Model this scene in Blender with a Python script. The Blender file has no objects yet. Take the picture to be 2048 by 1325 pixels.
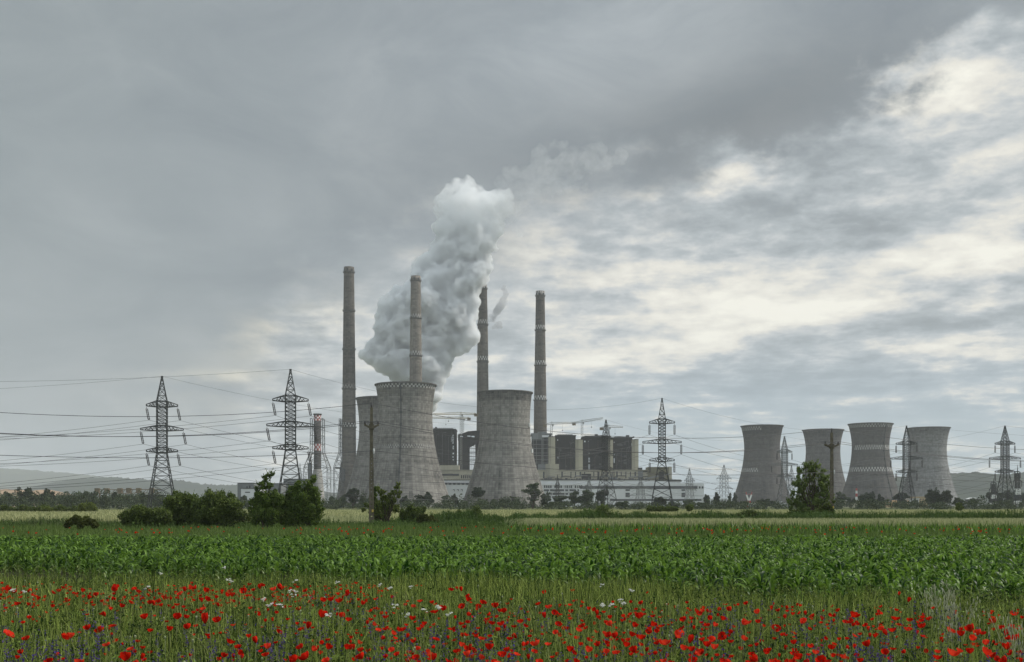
import bpy, math, random
import numpy as np
from mathutils import Vector

scene = bpy.context.scene
COL = scene.collection
H = 1.9            # eye height
F = 2196.0         # focal length in photo pixels (photo 2048 wide)
CX, HY = 1024.0, 1010.0
rng = np.random.default_rng(7)
random.seed(7)

def gd(y):                       # ground distance of a photo row
    return H * F / (y - HY)
def at(x, y, Y):                 # world point on the sight line of a photo point, at distance Y
    return np.array([(x - CX) / F * Y, Y, H + (HY - y) / F * Y])
def wx(x, Y): return (x - CX) / F * Y
def wz(y, Y): return H + (HY - y) / F * Y

# ---------------------------------------------------------------- scene objects
def tag(o, label=None, cat=None, group=None, kind=None):
    if label: o['label'] = label
    if cat: o['category'] = cat
    if group: o['group'] = group
    if kind: o['kind'] = kind
    return o
def empty(name, loc=(0, 0, 0), rz=0.0):
    o = bpy.data.objects.new(name, None)
    o.empty_display_size = 0.2
    COL.objects.link(o)
    o.location = loc; o.rotation_euler = (0, 0, rz)
    return o
def link(name, me, parent=None, loc=None):
    o = bpy.data.objects.new(name, me)
    COL.objects.link(o)
    if parent: o.parent = parent
    if loc is not None: o.location = loc
    return o

class MB:
    """collects quads and triangles and links them as one mesh object"""
    def __init__(s):
        s.v = []; s.q = []; s.t = []; s.qm = []; s.tm = []; s.n = 0
    def add(s, v, q=None, t=None, m=0):
        v = np.asarray(v, float).reshape(-1, 3)
        if q is not None and len(q):
            q = np.asarray(q, np.int64).reshape(-1, 4); s.q.append(q + s.n); s.qm.append(np.full(len(q), m) if np.isscalar(m) else m)
        if t is not None and len(t):
            t = np.asarray(t, np.int64).reshape(-1, 3); s.t.append(t + s.n); s.tm.append(np.full(len(t), m))
        s.v.append(v); s.n += len(v)
    def box(s, c, d, rz=0.0, m=0, taper=1.0):
        hx, hy, hz = d[0] / 2, d[1] / 2, d[2] / 2
        p = np.array([[-hx, -hy, -hz], [hx, -hy, -hz], [hx, hy, -hz], [-hx, hy, -hz],
                      [-hx * taper, -hy * taper, hz], [hx * taper, -hy * taper, hz], [hx * taper, hy * taper, hz], [-hx * taper, hy * taper, hz]])
        if rz:
            ca, sa = math.cos(rz), math.sin(rz)
            p = np.stack([p[:, 0] * ca - p[:, 1] * sa, p[:, 0] * sa + p[:, 1] * ca, p[:, 2]], 1)
        s.add(p + np.asarray(c, float), [[3, 2, 1, 0], [4, 5, 6, 7], [0, 1, 5, 4], [1, 2, 6, 5], [2, 3, 7, 6], [3, 0, 4, 7]], m=m)
    def span(s, x0, x1, y0, y1, z0, z1, m=0):
        s.box(((x0 + x1) / 2, (y0 + y1) / 2, (z0 + z1) / 2), (abs(x1 - x0), abs(y1 - y0), abs(z1 - z0)), m=m)
    def bar(s, p, q, w, w2=None, m=0):
        p = np.asarray(p, float); q = np.asarray(q, float); d = q - p; L = np.linalg.norm(d)
        if L < 1e-6: return
        d /= L; w2 = w if w2 is None else w2
        a = np.cross(d, [0, 0, 1.0]) if abs(d[2]) < 0.95 else np.cross(d, [0, 1.0, 0])
        a /= np.linalg.norm(a); b = np.cross(d, a)
        v = [p + (sa * a + sb * b) * w / 2 for sa, sb in ((-1, -1), (1, -1), (1, 1), (-1, 1))]
        v += [q + (sa * a + sb * b) * w2 / 2 for sa, sb in ((-1, -1), (1, -1), (1, 1), (-1, 1))]
        s.add(v, [[0, 1, 5, 4], [1, 2, 6, 5], [2, 3, 7, 6], [3, 0, 4, 7], [3, 2, 1, 0], [4, 5, 6, 7]], m=m)
    def tube(s, pts, rad, k=6, m=0):
        pts = np.asarray(pts, float); n = len(pts)
        rad = np.full(n, rad) if np.isscalar(rad) else np.asarray(rad, float)
        d = np.gradient(pts, axis=0); d /= np.linalg.norm(d, axis=1)[:, None] + 1e-9
        ref = np.array([0, 0, 1.0]) if abs(d[:, 2]).mean() < 0.8 else np.array([0, 1.0, 0])
        a = np.cross(d, ref); a /= np.linalg.norm(a, axis=1)[:, None] + 1e-9
        b = np.cross(d, a)
        an = np.arange(k) / k * 2 * math.pi
        v = pts[:, None] + rad[:, None, None] * (np.cos(an)[None, :, None] * a[:, None] + np.sin(an)[None, :, None] * b[:, None])
        i = np.arange(n - 1)[:, None] * k; j = np.arange(k)[None]; j2 = (j + 1) % k
        s.add(v.reshape(-1, 3), np.stack([i + j, i + j2, i + k + j2, i + k + j], -1).reshape(-1, 4), m=m)
    def lathe(s, prof, k=64, m=0, c=(0, 0, 0), cap=False):
        prof = np.asarray(prof, float); n = len(prof)
        an = np.arange(k) / k * 2 * math.pi
        v = np.stack([prof[:, 0:1] * np.cos(an), prof[:, 0:1] * np.sin(an), np.repeat(prof[:, 1:2], k, 1)], -1) + np.asarray(c, float)
        i = np.arange(n - 1)[:, None] * k; j = np.arange(k)[None]; j2 = (j + 1) % k
        s.add(v.reshape(-1, 3), np.stack([i + j, i + j2, i + k + j2, i + k + j], -1).reshape(-1, 4), m=m)
        if cap:
            vv = np.vstack([v[-1], np.asarray(c, float) + [0, 0, prof[-1, 1]]])
            s.add(vv, t=[[a, (a + 1) % k, k] for a in range(k)], m=m)
    def mesh(s, name, mats, smooth=False):
        me = bpy.data.meshes.new(name)
        v = np.vstack(s.v) if s.v else np.zeros((0, 3))
        q = np.vstack(s.q) if s.q else np.zeros((0, 4), np.int64)
        t = np.vstack(s.t) if s.t else np.zeros((0, 3), np.int64)
        mi = np.concatenate(s.qm + s.tm) if (s.qm or s.tm) else np.zeros(0)
        loops = np.concatenate([q.ravel(), t.ravel()]).astype(np.int32)
        starts = np.concatenate([np.arange(len(q)) * 4, len(q) * 4 + np.arange(len(t)) * 3]).astype(np.int32)
        me.vertices.add(len(v)); me.vertices.foreach_set('co', v.astype(np.float32).ravel())
        me.loops.add(len(loops)); me.loops.foreach_set('vertex_index', loops)
        me.polygons.add(len(starts)); me.polygons.foreach_set('loop_start', starts)
        for mm in (mats if isinstance(mats, (list, tuple)) else [mats]): me.materials.append(mm)
        me.polygons.foreach_set('material_index', mi.astype(np.int32))
        me.polygons.foreach_set('use_smooth', np.full(len(starts), bool(smooth)))
        me.update(calc_edges=True); me.validate()
        return me
    def build(s, name, mats, parent=None, loc=None, smooth=False):
        return link(name, s.mesh(name, mats, smooth), parent, loc)

# ---------------------------------------------------------------- node helper
class G:
    def __init__(s, nt): s.nt = nt; s.n = nt.nodes; s.l = nt.links
    def new(s, t, **kw):
        n = s.n.new(t)
        for k, v in kw.items(): setattr(n, k, v)
        return n
    def put(s, sock, v):
        if isinstance(v, bpy.types.NodeSocket): s.l.new(v, sock)
        elif v is not None: sock.default_value = v
    def m(s, op, a, b=None, c=None, clamp=False):
        n = s.new('ShaderNodeMath', operation=op, use_clamp=clamp)
        for i, x in enumerate((a, b, c)):
            if x is not None: s.put(n.inputs[i], x)
        return n.outputs[0]
    def vm(s, op, a, b=None, scale=None):
        n = s.new('ShaderNodeVectorMath', operation=op)
        s.put(n.inputs[0], a)
        if b is not None: s.put(n.inputs[1], b)
        if scale is not None: s.put(n.inputs['Scale'], scale)
        return n.outputs['Value'] if op in ('LENGTH', 'DOT_PRODUCT') else n.outputs[0]
    def xyz(s, v):
        n = s.new('ShaderNodeSeparateXYZ'); s.put(n.inputs[0], v); return n.outputs
    def vec(s, x, y, z):
        n = s.new('ShaderNodeCombineXYZ')
        for i, q in enumerate((x, y, z)): s.put(n.inputs[i], q)
        return n.outputs[0]
    def noise(s, v, scale, detail=4, rough=0.55, dist=0.0, out=0):
        n = s.new('ShaderNodeTexNoise'); s.put(n.inputs['Vector'], v)
        n.inputs['Scale'].default_value = scale; n.inputs['Detail'].default_value = detail
        n.inputs['Roughness'].default_value = rough; n.inputs['Distortion'].default_value = dist
        return n.outputs[out]
    def white(s, v):
        n = s.new('ShaderNodeTexWhiteNoise'); s.put(n.inputs['Vector'], v); return n.outputs['Value']
    def ramp(s, fac, stops, interp='LINEAR'):
        n = s.new('ShaderNodeValToRGB'); s.put(n.inputs[0], fac); r = n.color_ramp; r.interpolation = interp
        while len(r.elements) < len(stops): r.elements.new(0.5)
        for e, (p, c) in zip(r.elements, stops):
            e.position = p
            e.color = (c, c, c, 1) if isinstance(c, (int, float)) else (*c, 1)
        return n.outputs[0]
    def mix(s, f, a, b, mode='MIX'):
        n = s.new('ShaderNodeMix', data_type='RGBA', blend_type=mode)
        s.put(n.inputs[0], f)
        for i, x in ((6, a), (7, b)):
            if isinstance(x, (tuple, list)) and len(x) == 3: x = (*x, 1)
            s.put(n.inputs[i], x)
        return n.outputs[2]
    def smooth(s, x, a, b):
        n = s.new('ShaderNodeMapRange', interpolation_type='SMOOTHSTEP')
        s.put(n.inputs[0], x); n.inputs[1].default_value = a; n.inputs[2].default_value = b
        return n.outputs[0]
    def gray(s, v):
        n = s.new('ShaderNodeCombineColor')
        for i in range(3): s.put(n.inputs[i], v)
        return n.outputs[0]

def new_mat(name):
    m = bpy.data.materials.new(name); m.use_nodes = True
    m.node_tree.nodes.clear()
    g = G(m.node_tree)
    g.out = g.new('ShaderNodeOutputMaterial')
    return m, g
def principled(g, color, rough=0.7, spec=0.3, metal=0.0, bump=None, bump_d=0.02):
    b = g.new('ShaderNodeBsdfPrincipled')
    g.put(b.inputs['Base Color'], color if not (isinstance(color, tuple) and len(color) == 3) else (*color, 1))
    g.put(b.inputs['Roughness'], rough); b.inputs['Specular IOR Level'].default_value = spec
    b.inputs['Metallic'].default_value = metal
    if bump is not None:
        bp = g.new('ShaderNodeBump'); bp.inputs['Distance'].default_value = bump_d; bp.inputs['Strength'].default_value = 0.6
        g.put(bp.inputs['Height'], bump); g.l.new(bp.outputs[0], b.inputs['Normal'])
    return b
def coords(g, which='Object'):
    return g.new('ShaderNodeTexCoord').outputs[which]
def simple(name, c, rough=0.7, spec=0.3, var=0.25, scale=1.0, metal=0.0, streak=False, geo=False):
    """a colour with blotchy wear"""
    m, g = new_mat(name)
    v = g.new('ShaderNodeNewGeometry').outputs['Position'] if geo else coords(g)
    if streak: v = g.vm('MULTIPLY', v, (1, 1, 0.12))
    n = g.noise(v, scale, 6, 0.65)
    c2 = tuple(x * (1 - var) for x in c); c3 = tuple(min(1, x * (1 + var)) for x in c)
    col = g.ramp(n, [(0.3, c2), (0.7, c3)])
    b = principled(g, col, rough, spec, metal)
    g.l.new(b.outputs[0], g.out.inputs[0])
    return m
def leafy(name, dark, light, transl=0.3, rough=0.6, spec=0.12, tint=None, big=0.0, bigscale=0.3, skew=0.0):
    """leaf colour that differs from leaf to leaf"""
    m, g = new_mat(name)
    geo = g.new('ShaderNodeNewGeometry')
    r = geo.outputs['Random Per Island']
    col = g.ramp(r, [(skew, dark), (0.75 + skew * .3, light)] + ([(1.0, tint)] if tint else []))
    if big:
        nz = g.noise(geo.outputs['Position'], bigscale, 3)
        col = g.mix(1.0, col, g.gray(g.m('ADD', g.m('MULTIPLY', g.m('SUBTRACT', nz, 0.5), big * 2), 1.0)), 'MULTIPLY')
    b = principled(g, col, rough, spec)
    t = g.new('ShaderNodeBsdfTranslucent'); g.l.new(col, t.inputs[0])
    mx = g.new('ShaderNodeMixShader'); mx.inputs[0].default_value = transl
    g.l.new(b.outputs[0], mx.inputs[1]); g.l.new(t.outputs[0], mx.inputs[2]); g.l.new(mx.outputs[0], g.out.inputs[0])
    return m

# ---------------------------------------------------------------- scattered plants
def blades(mb, base, h, w, lean=0.35, seg=3, m=0, curl=1.0, az=None, tipw=0.15):
    """bent grass blades; base (N,3), h and w arrays"""
    N = len(base)
    if N == 0: return
    h = np.broadcast_to(h, N); w = np.broadcast_to(w, N)
    az = rng.uniform(0, 2 * math.pi, N) if az is None else az
    ln = np.abs(rng.normal(0, lean, N))
    dirv = np.stack([np.cos(az), np.sin(az), np.zeros(N)], 1)
    fa = az + math.pi / 2 + rng.uniform(-0.9, 0.9, N)
    side = np.stack([np.cos(fa), np.sin(fa), np.zeros(N)], 1)
    vs = []
    for k in range(seg + 1):
        t = k / seg
        cen = base + dirv * (h * ln * t ** (1 + curl))[:, None] + np.array([0, 0, 1.0]) * (h * (t - 0.35 * ln * t * t))[:, None]
        ww = w * (1 - (1 - tipw) * t ** 1.5)
        vs.append(cen - side * ww[:, None] / 2); vs.append(cen + side * ww[:, None] / 2)
    v = np.stack(vs, 1)
    K = 2 * (seg + 1); b0 = np.arange(N)[:, None] * K
    q = np.concatenate([np.stack([b0[:, 0] + 2 * k, b0[:, 0] + 2 * k + 1, b0[:, 0] + 2 * k + 3, b0[:, 0] + 2 * k + 2], 1) for k in range(seg)])
    mb.add(v.reshape(-1, 3), q, m=m)
def leaves(mb, c, size, m=0, aspect=0.55, normal=None, droop=0.0, flat=0.0):
    """diamond leaves / leaf clumps round the points c"""
    N = len(c)
    if N == 0: return
    size = np.broadcast_to(size, N)
    u = rng.normal(size=(N, 3)); u[:, 2] = u[:, 2] * (1 - flat) - droop * 1.6
    u /= np.linalg.norm(u, axis=1)[:, None] + 1e-9
    k = rng.normal(size=(N, 3))
    if normal is not None: k = k * 0.7 + np.cross(u, normal)
    w = np.cross(u, k); w /= np.linalg.norm(w, axis=1)[:, None] + 1e-9
    s = size[:, None] / 2
    bend = np.cross(u, w) * s * rng.uniform(-0.35, 0.35, (N, 1))
    v = np.stack([c - u * s, c + w * s * aspect + bend, c + u * s, c - w * s * aspect + bend], 1)
    b0 = np.arange(N) * 4
    mb.add(v.reshape(-1, 3), np.stack([b0, b0 + 1, b0 + 2, b0 + 3], 1), m=m)
def in_blobs(blobs, n, shell=0.5):
    """n points spread through balls (x,y,z,rx,ry,rz), more of them towards their skins, thinned into twigs"""
    blobs = np.asarray(blobs, float)
    vol = blobs[:, 3] * blobs[:, 5] * np.sqrt(blobs[:, 4] * blobs[:, 3]) ** 0.5
    pick = rng.choice(len(blobs), n, p=vol / vol.sum())
    d = rng.normal(size=(n, 3)); d /= np.linalg.norm(d, axis=1)[:, None]
    r = rng.uniform(0, 1, n) ** (1 / 3) * (1 - shell) + shell * rng.uniform(0.6, 1.1, n)
    return blobs[pick, :3] + d * r[:, None] * blobs[pick, 3:6], d, pick
def sub_blobs(blobs, k, f=0.42):
    """break each ball into k smaller twig clumps sitting on and in it"""
    out = []
    for b in blobs:
        for _ in range(k):
            d = rng.normal(size=3); d /= np.linalg.norm(d)
            r = rng.uniform(0.45, 1.0)
            s = f * rng.uniform(0.6, 1.3)
            out.append([b[0] + d[0] * r * b[3], b[1] + d[1] * r * b[4], b[2] + d[2] * r * b[5], b[3] * s, b[4] * s, b[5] * s])
    return np.array(out)
# ================================================================ materials
M = {}
M['steel'] = simple('weathered_steel', (0.03, 0.033, 0.033), 0.6, 0.4, 0.35, 3)
M['steel_pale'] = simple('galvanised_steel', (0.13, 0.137, 0.137), 0.55, 0.4, 0.3, 3)
M['insulator'] = simple('brown_porcelain', (0.045, 0.04, 0.04), 0.3, 0.5, 0.2, 5)
M['wire'] = simple('dark_wire', (0.04, 0.042, 0.045), 0.6, 0.3, 0.1, 1)
M['pole_concrete'] = simple('lichen_stained_pole_concrete', (0.12, 0.105, 0.075), 0.9, 0.2, 0.45, 1.6)
M['wood'] = simple('bark', (0.06, 0.047, 0.035), 0.9, 0.1, 0.4, 4)
M['white_panel'] = simple('white_corrugated_panel', (0.6, 0.61, 0.62), 0.75, 0.3, 0.14, 0.06, streak=True)
M['white_trim'] = simple('white_frame', (0.5, 0.51, 0.5), 0.6, 0.3, 0.15, 0.3)
M['cream'] = simple('cream_panel', (0.37, 0.345, 0.26), 0.8, 0.2, 0.14, 0.12, streak=True)
M['cream_worn_shaded'] = simple('worn_and_shaded_cream_panel', (0.28, 0.265, 0.205), 0.85, 0.2, 0.3, 0.15, streak=True)  # worn cladding, also the painted shade side of the lift towers
M['olive'] = simple('olive_panel', (0.13, 0.12, 0.075), 0.85, 0.2, 0.25, 0.15)
M['soot'] = simple('sooty_cladding', (0.012, 0.012, 0.013), 0.9, 0.15, 0.6, 0.6, streak=True)
M['soot_brown'] = simple('rusty_dark_cladding', (0.015, 0.0145, 0.015), 0.9, 0.15, 0.6, 0.6, streak=True)
M['dark_glass'] = simple('dark_window_glass', (0.03, 0.034, 0.038), 0.25, 0.5, 0.4, 0.4)
M['sky_gap_pale'] = simple('pale_sky_in_openings', (0.75, 0.8, 0.85), 0.2, 0.5, 0.1, 0.4)  # pale colour painted in for sky light seen through openings
M['roof_dark'] = simple('dark_roofing', (0.05, 0.052, 0.055), 0.85, 0.2, 0.3, 0.2)
M['grey_block'] = simple('grey_cladding', (0.16, 0.17, 0.17), 0.8, 0.2, 0.3, 0.15, streak=True)
M['peach'] = simple('peach_render', (0.62, 0.45, 0.27), 0.85, 0.2, 0.12, 0.3)
M['ochre'] = simple('ochre_render', (0.42, 0.33, 0.2), 0.85, 0.2, 0.15, 0.3)
M['crane_yellow'] = simple('faded_yellow_crane_paint', (0.28, 0.22, 0.09), 0.6, 0.3, 0.25, 0.6)
M['crane_white'] = simple('dirty_white_crane_paint', (0.25, 0.25, 0.23), 0.6, 0.3, 0.25, 0.6)
M['gantry'] = simple('rusty_yellow_gantry', (0.15, 0.115, 0.07), 0.8, 0.2, 0.35, 0.4)
M['red_paint'] = simple('red_paint', (0.36, 0.05, 0.045), 0.7, 0.3, 0.2, 1)
M['white_paint'] = simple('white_paint', (0.7, 0.7, 0.68), 0.7, 0.3, 0.12, 1)
M['yellow_sign'] = simple('yellow_plate', (0.5, 0.36, 0.08), 0.7, 0.3, 0.1, 3)
M['spoil'] = simple('spoil_heap_earth', (0.27, 0.2, 0.14), 0.95, 0.1, 0.3, 0.05)

# greenery
M['dry_weeds'] = leafy('dry_weeds_stalk', (0.04, 0.065, 0.022), (0.11, 0.125, 0.06), 0.3, big=0.4, bigscale=0.2)
M['grass'] = leafy('meadow_grass', (0.02, 0.045, 0.005), (0.33, 0.4, 0.09), 0.35, big=0.45, bigscale=1.1, skew=0.3)
M['grass_pale'] = leafy('dry_stems', (0.13, 0.16, 0.05), (0.28, 0.3, 0.12), 0.3)
M['herb'] = leafy('low_herbs', (0.014, 0.034, 0.005), (0.18, 0.25, 0.05), 0.35, big=0.55, bigscale=1.3, skew=0.3)
M['grass_far'] = leafy('rough_grass', (0.045, 0.085, 0.018), (0.125, 0.18, 0.045), 0.35, big=0.4, bigscale=0.12)
M['weeds'] = leafy('tall_weeds', (0.026, 0.055, 0.012), (0.075, 0.12, 0.028), 0.3, big=0.4, bigscale=0.15)
M['wheat'] = leafy('ripening_wheat', (0.17, 0.2, 0.08), (0.38, 0.39, 0.21), 0.3, big=0.25, bigscale=0.05)
M['maize'] = leafy('maize_leaf', (0.013, 0.045, 0.004), (0.14, 0.245, 0.032), 0.4, 0.42, 0.2, big=0.3, bigscale=0.35, skew=0.2)
M['maize_pale'] = leafy('yellowing_maize_leaf', (0.06, 0.12, 0.025), (0.16, 0.21, 0.05), 0.3, 0.45, 0.4)
M['petal'] = leafy('poppy_petal', (0.3, 0.005, 0.002), (0.68, 0.018, 0.005), 0.4, 0.8, 0.05)
M['petal_orange'] = leafy('orange_poppy_petal', (0.62, 0.022, 0.008), (0.78, 0.06, 0.025), 0.4, 0.8, 0.05)
M['poppy_eye'] = simple('poppy_centre', (0.02, 0.02, 0.016), 0.8, 0.2, 0.3, 60)
M['pod'] = leafy('poppy_pod', (0.16, 0.2, 0.09), (0.32, 0.34, 0.2), 0.1)
M['purple'] = leafy('larkspur_petal', (0.03, 0.016, 0.075), (0.11, 0.07, 0.2), 0.3, tint=(0.04, 0.035, 0.24))
M['umbel'] = leafy('white_umbel', (0.6, 0.6, 0.55), (0.85, 0.85, 0.8), 0.2)
M['oat'] = leafy('pale_oat', (0.25, 0.28, 0.15), (0.5, 0.5, 0.36), 0.3)
M['bush'] = leafy('dark_bush_leaf', (0.022, 0.045, 0.008), (0.16, 0.21, 0.045), 0.35, 0.5, 0.3, tint=(0.07, 0.095, 0.03), big=0.3, bigscale=0.5)
M['acacia'] = leafy('glossy_green_leaf', (0.022, 0.05, 0.007), (0.15, 0.22, 0.036), 0.35, 0.5, 0.3, tint=(0.09, 0.11, 0.03), big=0.3, bigscale=0.5)
M['bramble'] = leafy('olive_bramble_leaf', (0.035, 0.045, 0.01), (0.1, 0.115, 0.03), 0.25, big=0.2)
M['sapling'] = leafy('light_green_leaf', (0.055, 0.085, 0.016), (0.18, 0.22, 0.055), 0.35)
M['willow'] = leafy('willow_leaf', (0.06, 0.1, 0.02), (0.23, 0.3, 0.085), 0.35, tint=(0.15, 0.17, 0.08), big=0.3, bigscale=0.5)
M['yellow_green'] = leafy('yellow_green_leaf', (0.05, 0.075, 0.014), (0.12, 0.15, 0.035), 0.35)
M['far_tree'] = leafy('grey_green_tree_leaf', (0.026, 0.042, 0.022), (0.075, 0.1, 0.052), 0.2, 0.7, 0.1, big=0.3, bigscale=0.12)
M['far_dark'] = leafy('dark_tree_leaf', (0.016, 0.026, 0.016), (0.046, 0.062, 0.034), 0.2, 0.7, 0.1, big=0.3, bigscale=0.12)
M['scrub'] = leafy('scrub_leaf', (0.025, 0.04, 0.02), (0.07, 0.09, 0.045), 0.2, 0.7, 0.1, tint=(0.1, 0.115, 0.075), big=0.45, bigscale=0.06)

def tower_material(name, base, R, bands=(), stain=1.0, dark_zone=None):
    """board-marked concrete shell: lift rings, panels, rain streaks and painted check bands (z0, z1, cell angle, rows, from angle, to angle)"""
    m, g = new_mat(name)
    x, y, z = g.xyz(coords(g))
    ang = g.m('ARCTAN2', x, g.m('MULTIPLY', y, -1))
    u = g.m('MULTIPLY', ang, R)
    zi = g.m('FLOOR', g.m('DIVIDE', z, 1.9)); ui = g.m('FLOOR', g.m('DIVIDE', u, 2.2))
    cell = g.white(g.vec(ui, zi, 3.3))
    row = g.white(g.vec(zi, 1.7, 0.2))
    colm = g.white(g.vec(ui, 9.1, 0.4))
    gz = g.m('LESS_THAN', g.m('FRACT', g.m('DIVIDE', z, 1.9)), 0.2)
    gu = g.m('LESS_THAN', g.m('FRACT', g.m('DIVIDE', u, 2.2)), 0.16)
    streak = g.noise(g.vec(g.m('MULTIPLY', u, 0.22), g.m('MULTIPLY', z, 0.02), 1.0), 1.0, 7, 0.7)
    blot = g.noise(coords(g), 0.045, 7, 0.6, 0.6)
    fine = g.noise(coords(g), 0.7, 4, 0.7)
    f = g.m('MULTIPLY', g.m('SUBTRACT', cell, 0.5), 0.42)
    f = g.m('ADD', f, g.m('MULTIPLY', g.m('SUBTRACT', row, 0.5), 0.3))
    f = g.m('ADD', f, g.m('MULTIPLY', g.m('SUBTRACT', colm, 0.5), 0.1))
    f = g.m('ADD', f, g.m('MULTIPLY', g.m('SUBTRACT', streak, 0.5), 1.5 * stain))
    f = g.m('ADD', f, g.m('MULTIPLY', g.m('SUBTRACT', blot, 0.5), 1.2 * stain))
    f = g.m('ADD', f, g.m('MULTIPLY', g.m('SUBTRACT', fine, 0.5), 0.4))
    f = g.m('SUBTRACT', f, g.m('MULTIPLY', g.m('MAXIMUM', gz, gu), 0.24))
    if dark_zone:
        for z0, z1, k in dark_zone:
            w = g.m('MULTIPLY', g.smooth(z, z0 - 2.5, z0 + 2.5), g.m('SUBTRACT', 1.0, g.smooth(z, z1 - 2.0, z1 + 2.0)))
            f = g.m('SUBTRACT', f, g.m('MULTIPLY', w, k))
    col = g.mix(1.0, base, g.gray(g.m('MAXIMUM', g.m('ADD', f, 1.0), 0.15)), 'MULTIPLY')
    for (z0, z1, ca, rows, a0, a1, wt) in bands:
        dz = (z1 - z0) / rows
        ci = g.m('FLOOR', g.m('DIVIDE', ang, ca)); ri = g.m('FLOOR', g.m('DIVIDE', g.m('SUBTRACT', z, z0), dz))
        chk = g.m('MODULO', g.m('ABSOLUTE', g.m('ADD', ci, ri)), 2.0)
        inb = g.m('MULTIPLY', g.m('GREATER_THAN', z, z0), g.m('LESS_THAN', z, z1))
        inb = g.m('MULTIPLY', inb, g.m('MULTIPLY', g.m('GREATER_THAN', ang, a0), g.m('LESS_THAN', ang, a1)))
        worn = g.smooth(g.noise(coords(g), 0.25, 6, 0.7), 0.3, 0.5)
        pc = g.mix(chk, (0.04, 0.04, 0.04), (0.52, 0.51, 0.49))
        col = g.mix(g.m('MULTIPLY', inb, g.m('MULTIPLY', worn, wt)), col, pc)
    b = principled(g, col, 0.92, 0.15)
    g.l.new(b.outputs[0], g.out.inputs[0])
    return m
def field_mat(name, c1, c2, c3, s1=0.15, s2=2.5, rough=1.0):
    m, g = new_mat(name)
    v = g.new('ShaderNodeNewGeometry').outputs['Position']
    a = g.noise(v, s1, 5, 0.6); b = g.noise(v, s2, 6, 0.7)
    col = g.mix(g.smooth(a, 0.35, 0.65), c1, c2)
    col = g.mix(g.smooth(b, 0.45, 0.7), col, c3)
    bs = principled(g, col, rough, 0.1)
    g.l.new(bs.outputs[0], g.out.inputs[0])
    return m
M['ground'] = field_mat('plain_of_fields', (0.05, 0.07, 0.022), (0.085, 0.095, 0.035), (0.06, 0.05, 0.03), 0.01, 0.6)
M['soil'] = field_mat('weedy_soil', (0.03, 0.026, 0.015), (0.022, 0.03, 0.012), (0.055, 0.043, 0.028), 0.6, 9)
M['wheat_soil'] = field_mat('wheat_ground', (0.26, 0.23, 0.11), (0.33, 0.29, 0.15), (0.17, 0.16, 0.07), 0.05, 0.9)
M['hill'] = field_mat('wooded_hill', (0.018, 0.028, 0.02), (0.032, 0.043, 0.028), (0.012, 0.018, 0.014), 0.008, 0.06)
M['hill_fields'] = field_mat('hill_with_fields', (0.035, 0.045, 0.034), (0.07, 0.08, 0.055), (0.03, 0.04, 0.025), 0.004, 0.03)
# ================================================================ camera, sun, sky
cam_d = bpy.data.cameras.new('camera'); cam = bpy.data.objects.new('camera', cam_d); COL.objects.link(cam)
cam.location = (0, 0, H); cam.rotation_euler = (math.radians(90), 0, 0)
cam_d.sensor_width = 36.0; cam_d.lens = 36.0 * F / 2048.0
cam_d.shift_y = (HY - 662.5) / 2048.0
cam_d.clip_start = 0.1; cam_d.clip_end = 30000
scene.camera = cam

SUN_EL, SUN_AZ = math.radians(47), math.radians(80)     # azimuth from +Y towards +X: high on the right
sun_d = bpy.data.lights.new('sun', 'SUN'); sun_d.energy = 2.6; sun_d.angle = math.radians(7); sun_d.color = (1.0, 0.95, 0.87)
sun = bpy.data.objects.new('sun', sun_d); COL.objects.link(sun)
sv = Vector((math.cos(SUN_EL) * math.sin(SUN_AZ), math.cos(SUN_EL) * math.cos(SUN_AZ), math.sin(SUN_EL)))
sun.rotation_euler = sv.to_track_quat('Z', 'Y').to_euler()

world = bpy.data.worlds.new('World'); scene.world = world; world.use_nodes = True
nt = world.node_tree; nt.nodes.clear(); g = G(nt)
sky = g.new('ShaderNodeTexSky', sky_type='NISHITA', sun_disc=False)
sky.sun_elevation = SUN_EL; sky.sun_rotation = SUN_AZ; sky.dust_density = 1.5
d = g.vm('NORMALIZE', coords(g, 'Generated'))
dx, dy, dz = g.xyz(d)
az = g.m('ARCTAN2', dx, dy)                      # bearing, 0 along the view
el = g.m('ARCSINE', dz)                          # height above the horizon
up = g.m('ADD', g.m('MAXIMUM', dz, 0.0), 0.085)
P = g.vec(g.m('DIVIDE', dx, up), g.m('DIVIDE', dy, up), 0.0)   # cloud layer seen from below
P2 = g.vec(g.m('ADD', g.m('DIVIDE', dx, up), g.m('MULTIPLY', g.m('DIVIDE', dy, up), 0.25)), g.m('MULTIPLY', g.m('DIVIDE', dy, up), 1.0), 4.0)
def AZ(x): return math.atan((x - CX) / F)
def EL(x, y): return math.atan((HY - y) / F * math.cos(AZ(x)))
def gauss(x, y, sx, sy, rot=0.0):
    """a soft bright or dark patch of cloud at a bearing and height"""
    a0, e0 = AZ(x), EL(x, y)
    da = g.m('SUBTRACT', az, a0); de = g.m('SUBTRACT', el, e0)
    if rot:
        c, s = math.cos(rot), math.sin(rot)
        da, de = (g.m('ADD', g.m('MULTIPLY', da, c), g.m('MULTIPLY', de, s)), g.m('SUBTRACT', g.m('MULTIPLY', de, c), g.m('MULTIPLY', da, s)))
    da = g.m('DIVIDE', da, sx / F); de = g.m('DIVIDE', de, sy / F)
    r2 = g.m('ADD', g.m('MULTIPLY', da, da), g.m('MULTIPLY', de, de))
    return g.m('POWER', 2.718, g.m('MULTIPLY', r2, -0.5))
def total(items):
    t = None
    for it in items:
        w = it[-1]; k = g.m('MULTIPLY', gauss(*it[:-1]), w)
        t = k if t is None else g.m('ADD', t, k)
    return t
nA = g.noise(P2, 1.15, 12, 0.56, 0.0)
nB = g.noise(P, 3.4, 13, 0.6, 0.0)
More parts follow.
